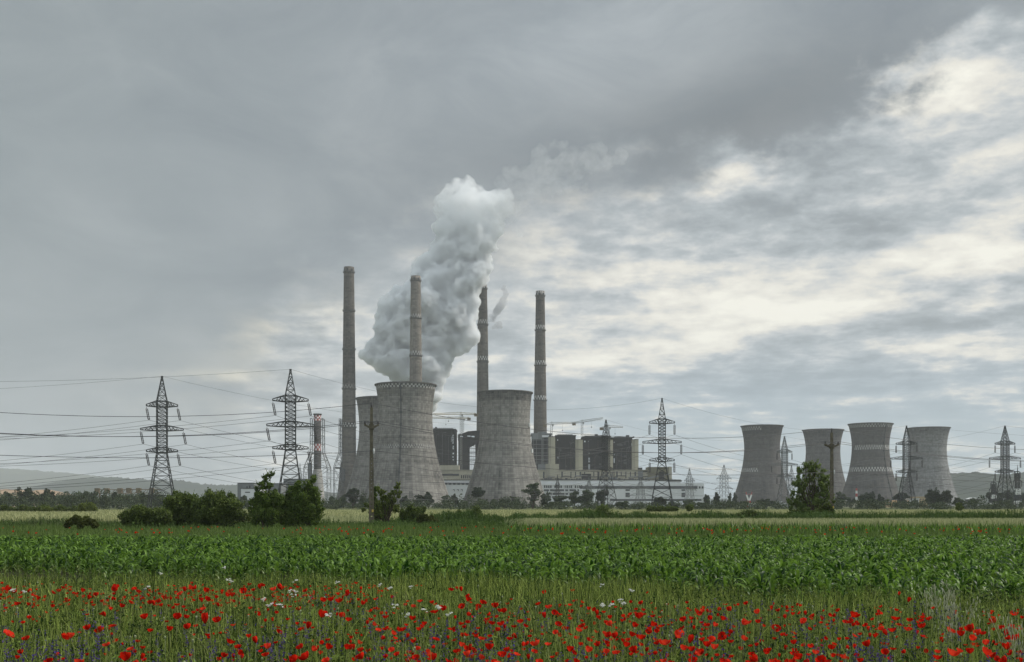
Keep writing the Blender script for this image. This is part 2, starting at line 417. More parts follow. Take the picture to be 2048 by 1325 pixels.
nD = g.noise(g.vec(g.m('MULTIPLY', az, 3.0), g.m('MULTIPLY', el, 7.0), 2.0), 4.0, 13, 0.6, 0.15)
bil = g.m('ABSOLUTE', g.m('SUBTRACT', g.noise(g.vec(g.m('MULTIPLY', az, 3.0), g.m('MULTIPLY', el, 6.0), 5.0), 7.0, 9, 0.55, 0.0), 0.5))
bright = total([(1520, 590, 230, 45, 0.0, .30), (1230, 560, 130, 26, 0.25, .16), (1990, 490, 120, 40, 0.2, .26), (1330, 680, 170, 18, 0.08, .14),
                (1180, 730, 150, 14, 0.1, .14), (1420, 640, 260, 14, 0.05, .1), (1120, 620, 120, 16, 0.1, .08), (1990, 700, 140, 22, 0, .16), (1900, 130, 170, 60, 0.35, .05), (1760, 45, 60, 30, 0.3, .05), (1900, 330, 180, 60, 0, .08), (1040, 510, 60, 22, 0.1, .16)])
dark = total([(1850, 0, 220, 34, -0.1, .3), (1620, 300, 50, 40, 0.5, .22), (1830, 320, 130, 22, 0.2, .13), (1700, 440, 200, 30, 0.1, .05), (1880, 570, 160, 26, 0.15, .09),
              (1500, 765, 280, 20, 0.05, .08), (1450, 715, 240, 14, 0.12, .08)])
f = g.m('ADD', g.m('MULTIPLY', nA, 0.75), g.m('MULTIPLY', nB, 0.75))
f = g.m('ADD', f, g.m('MULTIPLY', nD, 0.7))
f = g.m('SUBTRACT', f, g.m('MULTIPLY', bil, 0.6))
f = g.m('ADD', g.m('MULTIPLY', g.m('SUBTRACT', f, 1.075), 1.12), 0.525)
f = g.m('SUBTRACT', g.m('ADD', f, bright), dark)
CLOUD = [(0.2, (0.29, 0.325, 0.345)), (0.36, (0.345, 0.385, 0.41)), (0.50, (0.46, 0.505, 0.53)), (0.60, (0.60, 0.63, 0.64)), (0.74, (0.84, 0.82, 0.75)), (0.9, (1.0, 0.98, 0.88))]
broken = g.ramp(f, CLOUD)
# clear air low on the horizon, to the right
skyc = g.vm('SCALE', sky.outputs[0], scale=0.1)
skyc = g.mix(1.0, skyc, (0.52, 0.56, 0.60), 'MULTIPLY')
low = g.m('MULTIPLY', g.m('SUBTRACT', 1.0, g.smooth(el, 0.03, 0.17)), g.smooth(az, -0.12, 0.12))
low = g.m('MULTIPLY', low, g.m('SUBTRACT', 1.0, g.smooth(f, 0.5, 0.75)))
blue = g.mix(0.35, (0.42, 0.56, 0.68), skyc)
broken = g.mix(g.m('MULTIPLY', low, 0.85), broken, blue)
# the heavy sheet of cloud
nS = g.noise(P, 0.7, 8, 0.5, 0.2)
nT = g.noise(g.vec(g.m('MULTIPLY', az, 4.0), g.m('MULTIPLY', el, 8.0), 7.0), 1.7, 12, 0.62, 0.6)
ns = g.m('ADD', g.m('MULTIPLY', nS, 0.5), g.m('MULTIPLY', nT, 0.5))
sheet = g.ramp(ns, [(0.36, (0.245, 0.283, 0.318)), (0.5, (0.312, 0.352, 0.382)), (0.64, (0.405, 0.442, 0.468))])
heavy = total([(1560, 215, 260, 75, 0.28, .2), (1250, 300, 300, 60, 0.2, .13), (900, 330, 260, 90, 0.1, .08), (1180, 60, 200, 60, 0.2, -.1)])
sheet = g.mix(1.0, sheet, g.gray(g.m('SUBTRACT', 1.0, g.m('MULTIPLY', heavy, g.m('ADD', 0.4, g.m('MULTIPLY', nT, 1.2))))), 'MULTIPLY')
left = g.m('SUBTRACT', 1.0, g.smooth(az, -0.5, 0.0))
sheet = g.mix(g.m('MULTIPLY', left, 0.5), sheet, (0.30, 0.345, 0.355))
glow = total([(600, 655, 75, 26, 0.25, .7), (670, 640, 50, 22, 0.3, .6), (560, 752, 130, 9, 0.03, .6), (800, 745, 90, 25, 0.1, .8), (560, 868, 90, 10, -0.04, .7), (400, 915, 45, 14, 0.2, .45), (700, 690, 200, 60, 0.2, .2), (520, 820, 170, 40, 0, .15)])
glow = g.m('MULTIPLY', glow, g.smooth(nD, 0.36, 0.62))
sheet = g.mix(glow, sheet, (0.95, 0.88, 0.70))
edge = g.ramp(g.m('ADD', g.m('DIVIDE', az, 1.2), 0.5), [(AZ(x) / 1.2 + 0.5, EL(x, y) * 2) for x, y in
        ((430, 1010), (560, 660), (760, 545), (1000, 505), (1180, 415), (1480, 345), (1750, 245), (1840, 150), (1910, 50), (2000, -20))])
s_ = g.m('SUBTRACT', el, g.m('MULTIPLY', edge, 0.5))
n3 = g.noise(g.vec(g.m('MULTIPLY', az, 4.0), g.m('MULTIPLY', el, 6.0), 3.0), 3.0, 10, 0.58, 0.0)
s_ = g.m('ADD', s_, g.m('MULTIPLY', g.m('SUBTRACT', n3, 0.5), 0.24))
lower = g.smooth(az, AZ(500), AZ(950))
soft = g.m('SUBTRACT', 0.085, g.m('MULTIPLY', g.smooth(az, AZ(1100), AZ(1500)), 0.06))
mask = g.new('ShaderNodeMapRange', interpolation_type='SMOOTHSTEP')
g.put(mask.inputs[0], s_); g.put(mask.inputs[1], g.m('MULTIPLY', soft, -1)); g.put(mask.inputs[2], soft)
front = g.mix(mask.outputs[0], broken, sheet)
# unseen sky: same overcast, brightened overhead and behind the camera for more ambient light
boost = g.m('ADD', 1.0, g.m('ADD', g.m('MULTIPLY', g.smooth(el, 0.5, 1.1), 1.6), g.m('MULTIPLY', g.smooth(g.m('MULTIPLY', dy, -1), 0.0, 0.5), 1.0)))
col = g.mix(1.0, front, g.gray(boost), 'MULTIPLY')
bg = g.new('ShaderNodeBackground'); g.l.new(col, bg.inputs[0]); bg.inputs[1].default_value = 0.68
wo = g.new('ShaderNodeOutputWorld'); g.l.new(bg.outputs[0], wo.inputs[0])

# ================================================================ air
mh = bpy.data.materials.new('thin_haze'); mh.use_nodes = True; mh.node_tree.nodes.clear(); g = G(mh.node_tree)
o_ = g.new('ShaderNodeOutputMaterial'); pv = g.new('ShaderNodeVolumePrincipled')
pv.inputs['Color'].default_value = (0.93, 0.96, 1.0, 1); pv.inputs['Density'].default_value = 0.000088
g.l.new(pv.outputs[0], o_.inputs['Volume'])
mb = MB(); mb.span(-6500, 6500, -120, 8200, -1.0, 490)
tag(mb.build('haze', mh), 'thin pale haze lying over the whole plain', 'haze', kind='stuff')

# ================================================================ ground sheets
def sheet_poly(name, pts, z, mat, label, cat, kind='structure'):
    mb = MB(); n = len(pts)
    mb.add([(x, y, z) for x, y in pts], t=[[0, i, i + 1] for i in range(1, n - 1)])
    return tag(mb.build(name, mat), label, cat, kind=kind)
sheet_poly('ground', [(-6400, -100), (6400, -100), (6400, 8100), (-6400, 8100)], 0.0, M['ground'], 'flat green plain reaching to the hills', 'ground')
def y_pop(x): return 17.4 - 0.244 * x
def y_mz(x): return 22.9 - 0.44 * x
sheet_poly('field_soil', [(-16, 3), (16, 3), (26, 48), (-26, 48)], 0.004, M['soil'], 'dark weedy soil under the flowers and maize', 'soil')
sheet_poly('wheat_ground', [(2, 83), (20, 82), (58, 82), (60, 98), (3, 97)], 0.004, M['wheat_soil'], 'pale ground of the nearer wheat strip', 'field')
sheet_poly('wheat_ground', [(-90, 126), (-30, 126), (80, 126), (110, 126), (200, 270), (-190, 270)], 0.004, M['wheat_soil'], 'pale ground of the far wheat field before the trees', 'field')
sheet_poly('wheat_ground', [(-60, 92), (-28, 92), (-38, 121), (-90, 121)], 0.004, M['wheat_soil'], 'pale ground of the wheat behind the arching bramble', 'field')

# ================================================================ hills
def ridge(name, pts, Y, depth, mat, label, rough, seed, bumps=0.0):
    r = np.random.default_rng(seed)
    xs = np.array([p[0] for p in pts], float); zs = np.array([wz(p[1], Y) for p in pts])
    X = np.linspace(wx(xs[0], Y), wx(xs[-1], Y), 700)
    hz = np.interp(X, (xs - CX) / F * Y, zs)
    k = np.ones(25) / 25; hz = np.convolve(np.pad(hz, 12, 'edge'), k, 'valid')
    nz = np.convolve(r.normal(size=len(X) + 8), np.ones(9) / 9, 'valid') * rough + r.random(len(X)) ** 3 * bumps
    T = np.linspace(0, 1, 26)
    rows = []
    for i, t in enumerate(T):
        s = math.sin(min(t / 0.8, 1) * math.pi / 2) ** 1.3 if t < 0.8 else 1 - ((t - 0.8) / 0.2) ** 2 * 0.5
        jit = np.convolve(r.normal(size=len(X) + 20), np.ones(21) / 21, 'valid') * rough * 3 * (s if t < 0.8 else 0.5)
        if i == 20: jit = nz
        top = hz * s + jit - (6 if i == 0 else 0)
        if i != 20: top = np.minimum(top, hz * s + rough)
        rows.append(np.stack([X, np.full(len(X), Y - depth * 0.8 + t * depth), np.maximum(top, -0.9)], 1))
    v = np.stack(rows, 0); n, m_ = v.shape[:2]
    i = np.arange(n - 1)[:, None] * m_; j = np.arange(m_ - 1)[None]
    mb = MB(); mb.add(v.reshape(-1, 3), np.stack([i + j, i + j + 1, i + m_ + j + 1, i + m_ + j], -1).reshape(-1, 4))
    return tag(mb.build(name, mat, smooth=True), label, 'hill', kind='structure')
ridge('hills', [(-420, 941), (-150, 936), (0, 938), (50, 940), (120, 946), (190, 953), (260, 960), (340, 968), (460, 980), (560, 990), (700, 1004)], 7400, 1800, M['hill_fields'], 'long pale blue grey hill fading in the haze', 5, 3, 6)
ridge('hills', [(60, 1004), (130, 966), (180, 958), (235, 957), (280, 961), (330, 964), (350, 962), (385, 967), (425, 972), (458, 973), (470, 971), (520, 977), (640, 986), (760, 992), (900, 1002)], 4600, 1000, M['hill'], 'nearer low wooded ridge behind the first pylon', 2.5, 5, 9)
ridge('hills', [(1660, 1004), (1740, 968), (1790, 957), (1850, 955), (1912, 948), (1950, 947), (1985, 952), (2010, 951), (2048, 947), (2140, 942), (2300, 945)], 3000, 800, M['hill'], 'dark green wooded hill beyond the pale cooling tower', 1.6, 9, 5)
# ================================================================ cooling towers
def cooling_tower(px, ytop, Y, mat, label, rt=23.2, ladder=None, flare=0.0, platforms=()):
    X = wx(px, Y); z1 = wz(ytop, Y)
    k = z1 / 106.6
    root = empty('cooling_tower', (X, Y, 0)); tag(root, label, 'cooling tower', 'concrete cooling towers of the power station')
    zt, c = 78 * k, 53.6 * k
    prof = []
    for z in np.linspace(0, z1 - 1.0, 60):
        r = rt * k * math.sqrt(1 + ((z - zt) / c) ** 2)
        if z > zt: r += flare * ((z - zt) / (z1 - zt)) ** 1.6
        prof.append((r, z))
    rt_ = prof[-1][0]
    inner = [(r - 0.6, z) for r, z in prof[::-1]]
    mb = MB(); mb.lathe(prof + [(rt_ - 0.1, z1 - 0.9)] + inner[:30], 128)
    mb.build('shell', mat, root, smooth=True)
    rb = MB(); rb.lathe([(rt_ - 0.5, z1 - 1.6), (rt_ + 0.9, z1 - 1.3), (rt_ + 1.0, z1 - 0.2), (rt_ - 0.4, z1), (rt_ - 1.0, z1 - 0.5)], 128)
    rb.build('rim', M['rim'], root)
    if ladder is not None:
        lb = MB(); a0 = math.asin((ladder - px) / F * Y / (rt * k * 1.12))
        zs = np.linspace(4, z1 - 2, 60)
        pts = []
        for z in zs:
            r = rt * k * math.sqrt(1 + ((z - zt) / c) ** 2) + (flare * ((z - zt) / (z1 - zt)) ** 1.6 if z > zt else 0) + 0.45
            pts.append((r * math.sin(a0), -r * math.cos(a0), z))
        lb.tube(pts, 0.5, 6)
        for i in range(3, 58, 6): lb.box(pts[i], (2.0, 1.4, 2.2), a0)
        lb.build('ladder', M['steel'], root)
    for (xx, yy, w) in platforms:
        z = wz(yy, Y); r = rt * k * math.sqrt(1 + ((z - zt) / c) ** 2)
        a = math.asin(max(-1, min(1, (xx - px) / F * Y / r)))
        pb = MB(); pb.box((r * math.sin(a), -r * math.cos(a), z), (w, 2.0, 3.4), a)
        pb.build('platform', M['white_trim'], root)
    return root
CONC = (0.175, 0.166, 0.151)
M['rim'] = simple('weathered_rim_concrete', (0.09, 0.088, 0.082), 0.9, 0.1, 0.3, 0.4)
PI = math.pi
chk = lambda r: 2 * PI / r
tA = tower_material('concrete_of_check_rimmed_tower', CONC, 26, [(102.4, 105.4, chk(96), 2, -9, 9, 0.75), (50.4, 53.6, chk(140), 2, -9, 9, 0.35)], 1.0, [(53.5, 60.5, 0.3), (97, 107, 0.05), (22, 51, 0.08)])
tB = tower_material('concrete_of_plain_tower', CONC, 26, [], 1.1, [(95, 107, 0.34), (76, 93, -0.05)])
tC = tower_material('concrete_of_hidden_tower', (0.16, 0.152, 0.14), 26, [], 0.9, [(99, 107, 0.25)])
tD = tower_material('dark_concrete_with_short_checks', (0.068, 0.063, 0.06), 26, [(99.5, 104.5, chk(96), 2, -2.0, -0.25, 0.5), (45, 50, chk(96), 2, -2.0, -0.42, 0.65)], 0.8, [(94, 107, 0.22), (40, 75, -0.08)])
tE = tower_material('mid_grey_concrete', (0.092, 0.087, 0.083), 26, [], 0.8, [(97, 107, 0.2)])
tF = tower_material('dark_concrete_with_two_check_bands', (0.068, 0.063, 0.06), 26, [(101, 105.6, chk(92), 2, -9, 9, 0.6), (72.5, 78.5, chk(92), 2, -1.3, 9, 0.8), (44.5, 50, chk(92), 2, -9, 9, 0.65)], 0.7)
tG = tower_material('pale_grey_concrete', (0.165, 0.165, 0.163), 26, [], 0.75, [(99, 107, 0.22)])
cooling_tower(811.5, 769.5, 960, tA, 'big pale cooling tower rimmed with black and white checks, a ladder line down its middle', ladder=807)
cooling_tower(1010, 785, 995, tB, 'plain cooling tower with a dark stained rim before the boiler houses', flare=-1.0, platforms=[(1058, 852, 4.0), (1063, 903, 3.2)])
cooling_tower(766, 797, 1085, tC, 'cooling tower half hidden behind the one with the checked rim')
cooling_tower(1524, 852, 1458, tD, 'dark cooling tower with short check patches on one edge, nearest the white halls', flare=1.3)
cooling_tower(1646, 860, 1535, tE, 'grey cooling tower without checks behind the leafy willow and its pole', flare=1.8)
cooling_tower(1741, 848, 1422, tF, 'dark cooling tower with a checked rim and two white check bands', flare=1.6, ladder=1759)
cooling_tower(1857, 856, 1496, tG, 'palest cooling tower, the last one before the wooded hill', flare=1.6)

# ================================================================ chimneys
def chimney_material(name, base, R, bands, dark=()):
    return tower_material(name, base, R, bands, 0.45, dark)
def chimney(px, ytop, Y, hw, rings, checks, label, base, flare=None, cap=9, dark=()):
    """hw = [(row, half width in photo px)], rings and checks = rows of the walkways and of the painted bands"""
    X = wx(px, Y); z1 = wz(ytop, Y); k = Y / F
    root = empty('chimney', (X, Y, 0)); tag(root, label, 'chimney', 'tall chimneys of the power station')
    zs = [wz(y, Y) for y, _ in hw][::-1]; rs = [w * k for _, w in hw][::-1]
    prof = [(float(np.interp(z, zs, rs)), z) for z in np.unique(np.concatenate([np.linspace(0, z1, 40), [z for z in zs if 0 < z < z1]]))]
    R = rs[-1]
    bands = [(wz(y + 3.6, Y), wz(y - 4.6, Y), chk(26), 2, -9, 9, wt * .85) for y, wt in checks]
    mb = MB(); mb.lathe(prof + [(prof[-1][0] - 0.8, z1), (prof[-1][0] - 0.8, z1 - 12)], 48)
    mb.build('shaft', chimney_material(name_of(label), base, R, bands, [(wz(a, Y), wz(b, Y), c) for a, b, c in dark]), root, smooth=True)
    for y in rings:
        z = wz(y, Y); r = float(np.interp(z, zs, rs))
        rb = MB(); rb.lathe([(r - 0.1, z - 1.6), (r + 0.8, z - 0.7), (r + 0.9, z), (r - 0.1, z + 0.1)], 48)
        plat = rb.build('platform', M['rim'], root); rb = MB()
        for a in np.linspace(0, 2 * PI, 25)[:-1]:
            rb.bar((math.cos(a) * (r + 1.2), math.sin(a) * (r + 0.8), z), (math.cos(a) * (r + 0.8), math.sin(a) * (r + 0.8), z + 1.3), 0.12)
        rb.lathe([(r + .74, z + 1.2), (r + .86, z + 1.2), (r + .86, z + 1.35), (r + .74, z + 1.35)], 48)
        rb.build('railing', M['steel'], plat)
    z = z1 - cap * k; r = float(np.interp(z, zs, rs))
    for a in (-0.15, 0.75, -1.0, 2.4, 3.6):
        db = MB(); db.box((math.sin(a) * r, -math.cos(a) * r, z + 1.5), (1.3, 0.9, 2.6), a); db.build('hatch', M['dark_glass'], root)
    return root, R
_nm = [0]
def name_of(label):
    _nm[0] += 1
    return 'chimney_concrete_' + ['one', 'two', 'three', 'four'][_nm[0] - 1]
c1, _ = chimney(698, 535, 1290, [(535, 10.2), (640, 11.4), (780, 13.0), (925, 14.2), (928, 17), (1010, 25)], [545, 622, 699, 778, 855, 926],
        [(775, 0.35), (851, 0.8)], 'tallest chimney, plain and standing alone beside the steel mast', (0.1, 0.09, 0.078), dark=[(699, 622, 0.22), (775, 699, 0.22)])
lb = MB(); lb.span(-5.2, 1.4, -14.4, -13.4, wz(963, 1290), wz(939, 1290)); o = lb.build('duct_opening', M['dark_glass'], c1)
o.location = (-4, 2.4, 0)
chimney(831.5, 553, 1300, [(553, 9.8), (640, 11.1), (770, 12.6), (1010, 15)], [562, 637, 712], [(634, 0.7), (708, 0.75)],
        'paler chimney rising in front of the steam behind the check-rimmed tower', (0.165, 0.147, 0.125))
chimney(965.5, 570, 1432, [(570, 8.4), (650, 10.2), (780, 11.6), (1010, 14.0)], [578, 650, 724], [(574, 0.9), (645, 0.95), (718, 1.0)],
        'chimney half swallowed by the steam behind the plain cooling tower', (0.12, 0.108, 0.092), dark=[(640, 575, 0.35)])
chimney(1080.5, 583, 1440, [(583, 8.8), (660, 9.9), (800, 12.4), (1010, 15)], [592, 661, 731, 801], [(588, 0.7), (656, 1.0), (727, 1.0), (797, 1.0)],
        'dark chimney with three check bands rising behind the boiler houses', (0.098, 0.086, 0.073), dark=[(660, 590, 0.2), (727, 661, 0.12)])
# short banded chimney in its steel frame
Y = 900; k = Y / F
root = empty('framed_chimney', (wx(635, Y), Y, 0)); tag(root, 'short dark chimney with red and white checks inside a steel frame', 'chimney')
m_red, g = new_mat('dark_flue_with_red_checks')
x, y, z = g.xyz(coords(g)); ang = g.m('ARCTAN2', x, g.m('MULTIPLY', y, -1))
def chkband(z0, z1):
    i = g.m('FLOOR', g.m('DIVIDE', ang, PI / 6)); j = g.m('FLOOR', g.m('DIVIDE', g.m('SUBTRACT', z, z0), (z1 - z0) / 3))
    c = g.m('MODULO', g.m('ABSOLUTE', g.m('ADD', i, j)), 2.0)
    return g.mix(c, (0.2, 0.04, 0.04), (0.42, 0.4, 0.39)), g.m('MULTIPLY', g.m('GREATER_THAN', z, z0), g.m('LESS_THAN', z, z1))
col = g.ramp(g.noise(coords(g), 0.6, 6, 0.7), [(0.3, (0.04, 0.038, 0.038)), (0.7, (0.068, 0.063, 0.06))])
for zz in ((wz(842, Y), wz(831, Y)), (wz(902, Y), wz(888, Y))):
    c_, w_ = chkband(*zz); col = g.mix(w_, col, c_)
b_ = principled(g, col, 0.8, 0.2); g.l.new(b_.outputs[0], g.out.inputs[0])
mb = MB(); mb.lathe([(7.4 * k, 0), (7.2 * k, wz(829, Y)), (6.4 * k, wz(829, Y)), (6.4 * k, wz(829, Y) - 6)], 40); mb.build('flue', m_red, root, smooth=True)
mb = MB(); mb.lathe([(7.2 * k, wz(831, Y)), (8.6 * k, wz(830, Y)), (8.6 * k, wz(828, Y)), (6.8 * k, wz(828, Y))], 40); mb.build('cap_ring', M['rim'], root)
mb = MB(); mb.lathe([(16 * k, 0), (13 * k, wz(985, Y)), (9.5 * k, wz(950, Y)), (8 * k, wz(940, Y)), (7.5 * k, wz(939, Y))], 40); mb.build('base', simple('pale_base_concrete', (0.3, 0.29, 0.27), 0.9, 0.1, 0.25, 0.3, streak=True), root, smooth=True)
def frame_leg(mb, sx, sy, w):
    pts = [(sx * 23 * k, sy * 23 * k, 0), (sx * 23 * k, sy * 23 * k, wz(936, Y)), (sx * 12.5 * k, sy * 12.5 * k, wz(906, Y)), (sx * 12 * k, sy * 12 * k, wz(838, Y))]
    for p, q in zip(pts, pts[1:]): mb.bar(p, q, w)
    return pts
for sx in (-1, 1):
    for sy in (-1, 1):
        lb = MB(); frame_leg(lb, sx, sy, 0.5); lb.build('leg', M['steel_pale'], root)
bb = MB()
levels = [(1000, 23), (968, 23), (936, 23), (921, 17.8), (906, 12.5), (889, 12.4), (872, 12.2), (855, 12.1), (838, 12)]
for (ya, ra), (yb, rb_) in zip(levels, levels[1:]):
    za, zb = wz(ya, Y), wz(yb, Y); ra, rb_ = ra * k, rb_ * k
    for s in (-1, 1):
        for ax in (0, 1):
            def pt(u, r, z): return (u * r, s * r, z) if ax == 0 else (s * r, u * r, z)
            bb.bar(pt(-1, ra, za), pt(1, rb_, zb), 0.26); bb.bar(pt(-1, rb_, zb), pt(1, rb_, zb), 0.26)
            if ra > 6: bb.bar(pt(1, ra, za), pt(-1, rb_, zb), 0.22)
bb.build('bracing', M['steel_pale'], root)
mb = MB(); mb.span(-18 * k, -12 * k, -3, 3, 0, wz(927, Y)); mb.build('lift_shaft', M['grey_block'], root)
# lattice mast beside the tallest chimney
Y = 1180; k = Y / F
root = empty('lattice_mast', (wx(676, Y), Y, 0)); tag(root, 'grey steel lattice mast leaning against the tallest chimney', 'mast')
lb = MB()
levels = [(1005, -8, 10), (970, -8, 10), (937, -8, 9), (922, -3.5, 8), (906, 2.5, 7), (890, 3, 7), (874, 3, 7), (858, 3, 7), (838, 3.5, 6.5)]
for sx in (0, 1):
    for sy in (-1, 1):
        g_ = MB()
        for a, b in zip(levels, levels[1:]): g_.bar((a[1 + sx] * k, sy * 4, wz(a[0], Y)), (b[1 + sx] * k, sy * 4, wz(b[0], Y)), 0.5)
        g_.bar((levels[0][1 + sx] * k, sy * 4, 0), (levels[0][1 + sx] * k, sy * 4, wz(levels[0][0], Y)), 0.5)
        g_.build('leg', M['steel'], root)
for a, b in zip(levels, levels[1:]):
    za, zb = wz(a[0], Y), wz(b[0], Y)
    for sy in (-1, 1):
        lb.bar((a[1] * k, sy * 4, za), (b[2] * k, sy * 4, zb), 0.3); lb.bar((a[2] * k, sy * 4, za), (b[1] * k, sy * 4, zb), 0.3)
        lb.bar((b[1] * k, sy * 4, zb), (b[2] * k, sy * 4, zb), 0.3)
lb.build('bracing', M['steel_pale'], root)
pb = MB(); pb.span(-4 * k, 8 * k, -5, 5, wz(938, Y), wz(935, Y)); pb.build('platform', M['steel'], root)

# ================================================================ boiler houses, bunker bay, turbine hall
def block(name, label, cat, x0, x1, ytop, Y, depth, mat, parts=True, group=None, ybot=None):
    """a flat-roofed building whose front stands at distance Y between two photo columns"""
    X0, X1 = wx(x0, Y), wx(x1, Y)
    root = empty(name, ((X0 + X1) / 2, Y, 0)); tag(root, label, cat, group)
    w = X1 - X0; z = wz(ytop, Y)
    mb = MB(); mb.span(-w / 2, w / 2, 0, depth, 0 if ybot is None else wz(ybot, Y), z); mb.build('wall', mat, root)
    return root, w, z
def fx(root, px, Y): return wx(px, Y) - root.location.x
def strip(root, name, x0, x1, y0, y1, Y, mat, out=0.25, inn=0.4):
    mb = MB(); mb.span(fx(root, x0, Y), fx(root, x1, Y), -out, inn, wz(y1, Y), wz(y0, Y)); return mb.build(name, mat, root)
Y = 1150
hall, w, z = block('turbine_hall', 'long white turbine hall with dark window bands at the foot of the boiler houses', 'hall', 872, 1408, 967, Y, 26, M['white_panel'])
mb = MB(); mb.span(fx(hall, 872, Y), fx(hall, 1362, Y), 1.5, 24, wz(967, Y), wz(961, Y)); mb.build('roof_monitor', M['white_panel'], hall)
mb = MB(); mb.span(fx(hall, 872, Y), fx(hall, 1362, Y), 1.0, 24.5, wz(961, Y) + .01, wz(959.5, Y)); mb.span(fx(hall, 1338, Y), fx(hall, 1364, Y), 0.9, 24.6, wz(963.2, Y), wz(961, Y)); mb.build('roof_edge', M['roof_dark'], hall)
strip(hall, 'window_band', 1160, 1395, 972.5, 978, Y, M['dark_glass'])
strip(hall, 'window_band', 1220, 1408.4, 998.5, 1002.5, Y, M['dark_glass'])
strip(hall, 'window_band', 872, 958, 966, 969.5, Y, M['grey_block'])
for i in range(22):
    x = 1088 + i * 4.1
    if i % 5 != 4: strip(hall, 'window', x, x + 2.9, 971, 976.5, Y, M['dark_glass'])
for a, b in ((1088, 1098), (1100, 1128), (1130, 1136), (1139, 1152), (1155, 1158)): strip(hall, 'window', a, b, 979, 983, Y, M['dark_glass'])
for a, b in ((1092, 1104), (1105, 1129), (1131, 1136), (1139, 1158)): strip(hall, 'window', a, b, 986.5, 990, Y, M['dark_glass'])
for a, b in ((1092, 1102), (1104, 1122), (1126, 1146)): strip(hall, 'window', a, b, 993, 996, Y, M['dark_glass'])
for y in (970, 984.5, 991.5): strip(hall, 'frame_beam', 1086, 1160, y, y + 1.4, Y, M['white_trim'], 0.6)
for x in (1099, 1129.5, 1137.5, 1153.5): strip(hall, 'frame_post', x, x + 1.0, 970, 999, Y, M['white_trim'], 0.75)
for a, b in ((1251, 1259.5), (1363, 1370)):
    for y in (979, 986, 990.5): strip(hall, 'louvre', a, b, y, y + (3.3 if y < 980 else 4.2), Y, M['dark_glass'])
for x in (1368, 1374, 1380, 1386, 1391.5, 1397.5, 1403.5): strip(hall, 'window', x, x + 3.3, 973, 977.5, Y, M['dark_glass'], 0.35)
for i in range(8): strip(hall, 'window', 889 + i * 8.6, 894 + i * 8.6, 966.3, 970, Y, M['dark_glass'], 0.4)
for i, x in enumerate((906, 914, 922)): strip(hall, 'vent_pipe', x, x + 3, 979, 980, Y, M['steel'], 0.6); strip(hall, 'vent_pipe', x + 2.4, x + 3.3, 979, 983, Y, M['steel'], 0.7)

Y = 1190
bay, w, z = block('bunker_bay', 'cream clad bunker bay with dark slit windows along the white hall', 'building', 868, 1343, 941.5, Y, 20, M['cream'])
for i in range(27):
    x = 1086 + i * 9.15
    if 1130 < x < 1140 or 1170 < x < 1185 or 1275 < x < 1290: continue
    strip(bay, 'window', x, x + (2.0 if i % 4 else 3.0), 944, 957 - (i % 3) * 2, Y, M['dark_glass'])
for a, b, y0, y1, mt in ((1092, 1104, 945, 960, 'grey_block'), (1163, 1182, 948, 958, 'soot_brown'), (1218, 1235, 955, 962, 'grey_block'), (1276, 1286, 943, 961, 'grey_block'), (872, 918, 948, 952, 'roof_dark'), (928, 950, 949, 955, 'cream_worn_shaded')):
    strip(bay, 'patch_panel', a, b, y0, y1, Y, M[mt], 0.5)
for i in range(6): strip(bay, 'window', 922 + i * 4.2, 924 + i * 4.2, 951, 957, Y, M['dark_glass'], 0.65)
mb = MB(); mb.span(fx(bay, 868, Y), fx(bay, 1296, Y), -0.8, 20.5, wz(941.5, Y) + .01, wz(940, Y)); mb.build('parapet', M['cream_worn_shaded'], bay)
mb = MB()
for i in range(48): mb.box((fx(bay, 1085 + i * 5.3, Y), -0.5, wz(960.5, Y)), (2.2 * (0.5 + (i * 7 % 5) / 4), 0.8, 1.6 + (i * 3 % 4) * .8))
mb.build('roof_gear', M['roof_dark'], bay)
for i in range(9):
    pb = MB(); x_ = fx(bay, 1095 + i * 27, Y); z_ = wz(956 - (i % 3), Y)
    pb.tube([(x_, -1.3, wz(962, Y)), (x_, -1.3, z_), (x_ + 1.5, -1.3, z_ + 1), (x_ + 8 + i % 4 * 3, -1.3, z_ + 1)], .45, 8); pb.build('pipe', M['steel' if i % 2 else 'grey_block'], bay)
pb = MB(); pb.bar((fx(bay, 1290, Y), -1.5, wz(958, Y)), (fx(bay, 1340, Y), -1.5, wz(948, Y)), 1.6); pb.build('conveyor_duct', M['grey_block'], bay)
strip(bay, 'yellow_beam', 1184, 1200, 960.5, 962.5, Y, M['crane_yellow'], 1.2)
strip(bay, 'upper_step', 880, 918, 931, 941, Y, M['cream'], 0.3, 12)
mb = MB(); mb.span(fx(bay, 1091, Y), fx(bay, 1118, Y), -0.9, 12, wz(956, Y), wz(928.5, Y)); mb.build('stair_block', M['cream'], bay)
strip(bay, 'patch_panel', 1091, 1100, 929, 956, Y, M['cream_worn_shaded'], 1.1)
strip(bay, 'grey_block', 1076, 1091, 929, 941, Y, M['grey_block'], 0.4, 8)
Y = 1188
ol, w, z = block('transfer_house', 'olive brown flat house closing the far end of the cream bay', 'building', 1296, 1343.4, 934.5, Y, 22, M['olive'])
strip(ol, 'end_panel', 1338, 1343.6, 934, 962, Y, M['cream_worn_shaded'], 0.5, 22)
strip(ol, 'dark_opening', 1318, 1328, 944, 962, Y, M['soot'], 0.4)
mb = MB(); mb.span(fx(ol, 1278, Y), fx(ol, 1296, Y), 2, 12, wz(945, Y), wz(940, Y)); mb.span(fx(ol, 1278, Y), fx(ol, 1285, Y), 2.2, 12.2, wz(945, Y), wz(935.5, Y)); mb.build('low_annex', M['soot_brown'], ol)

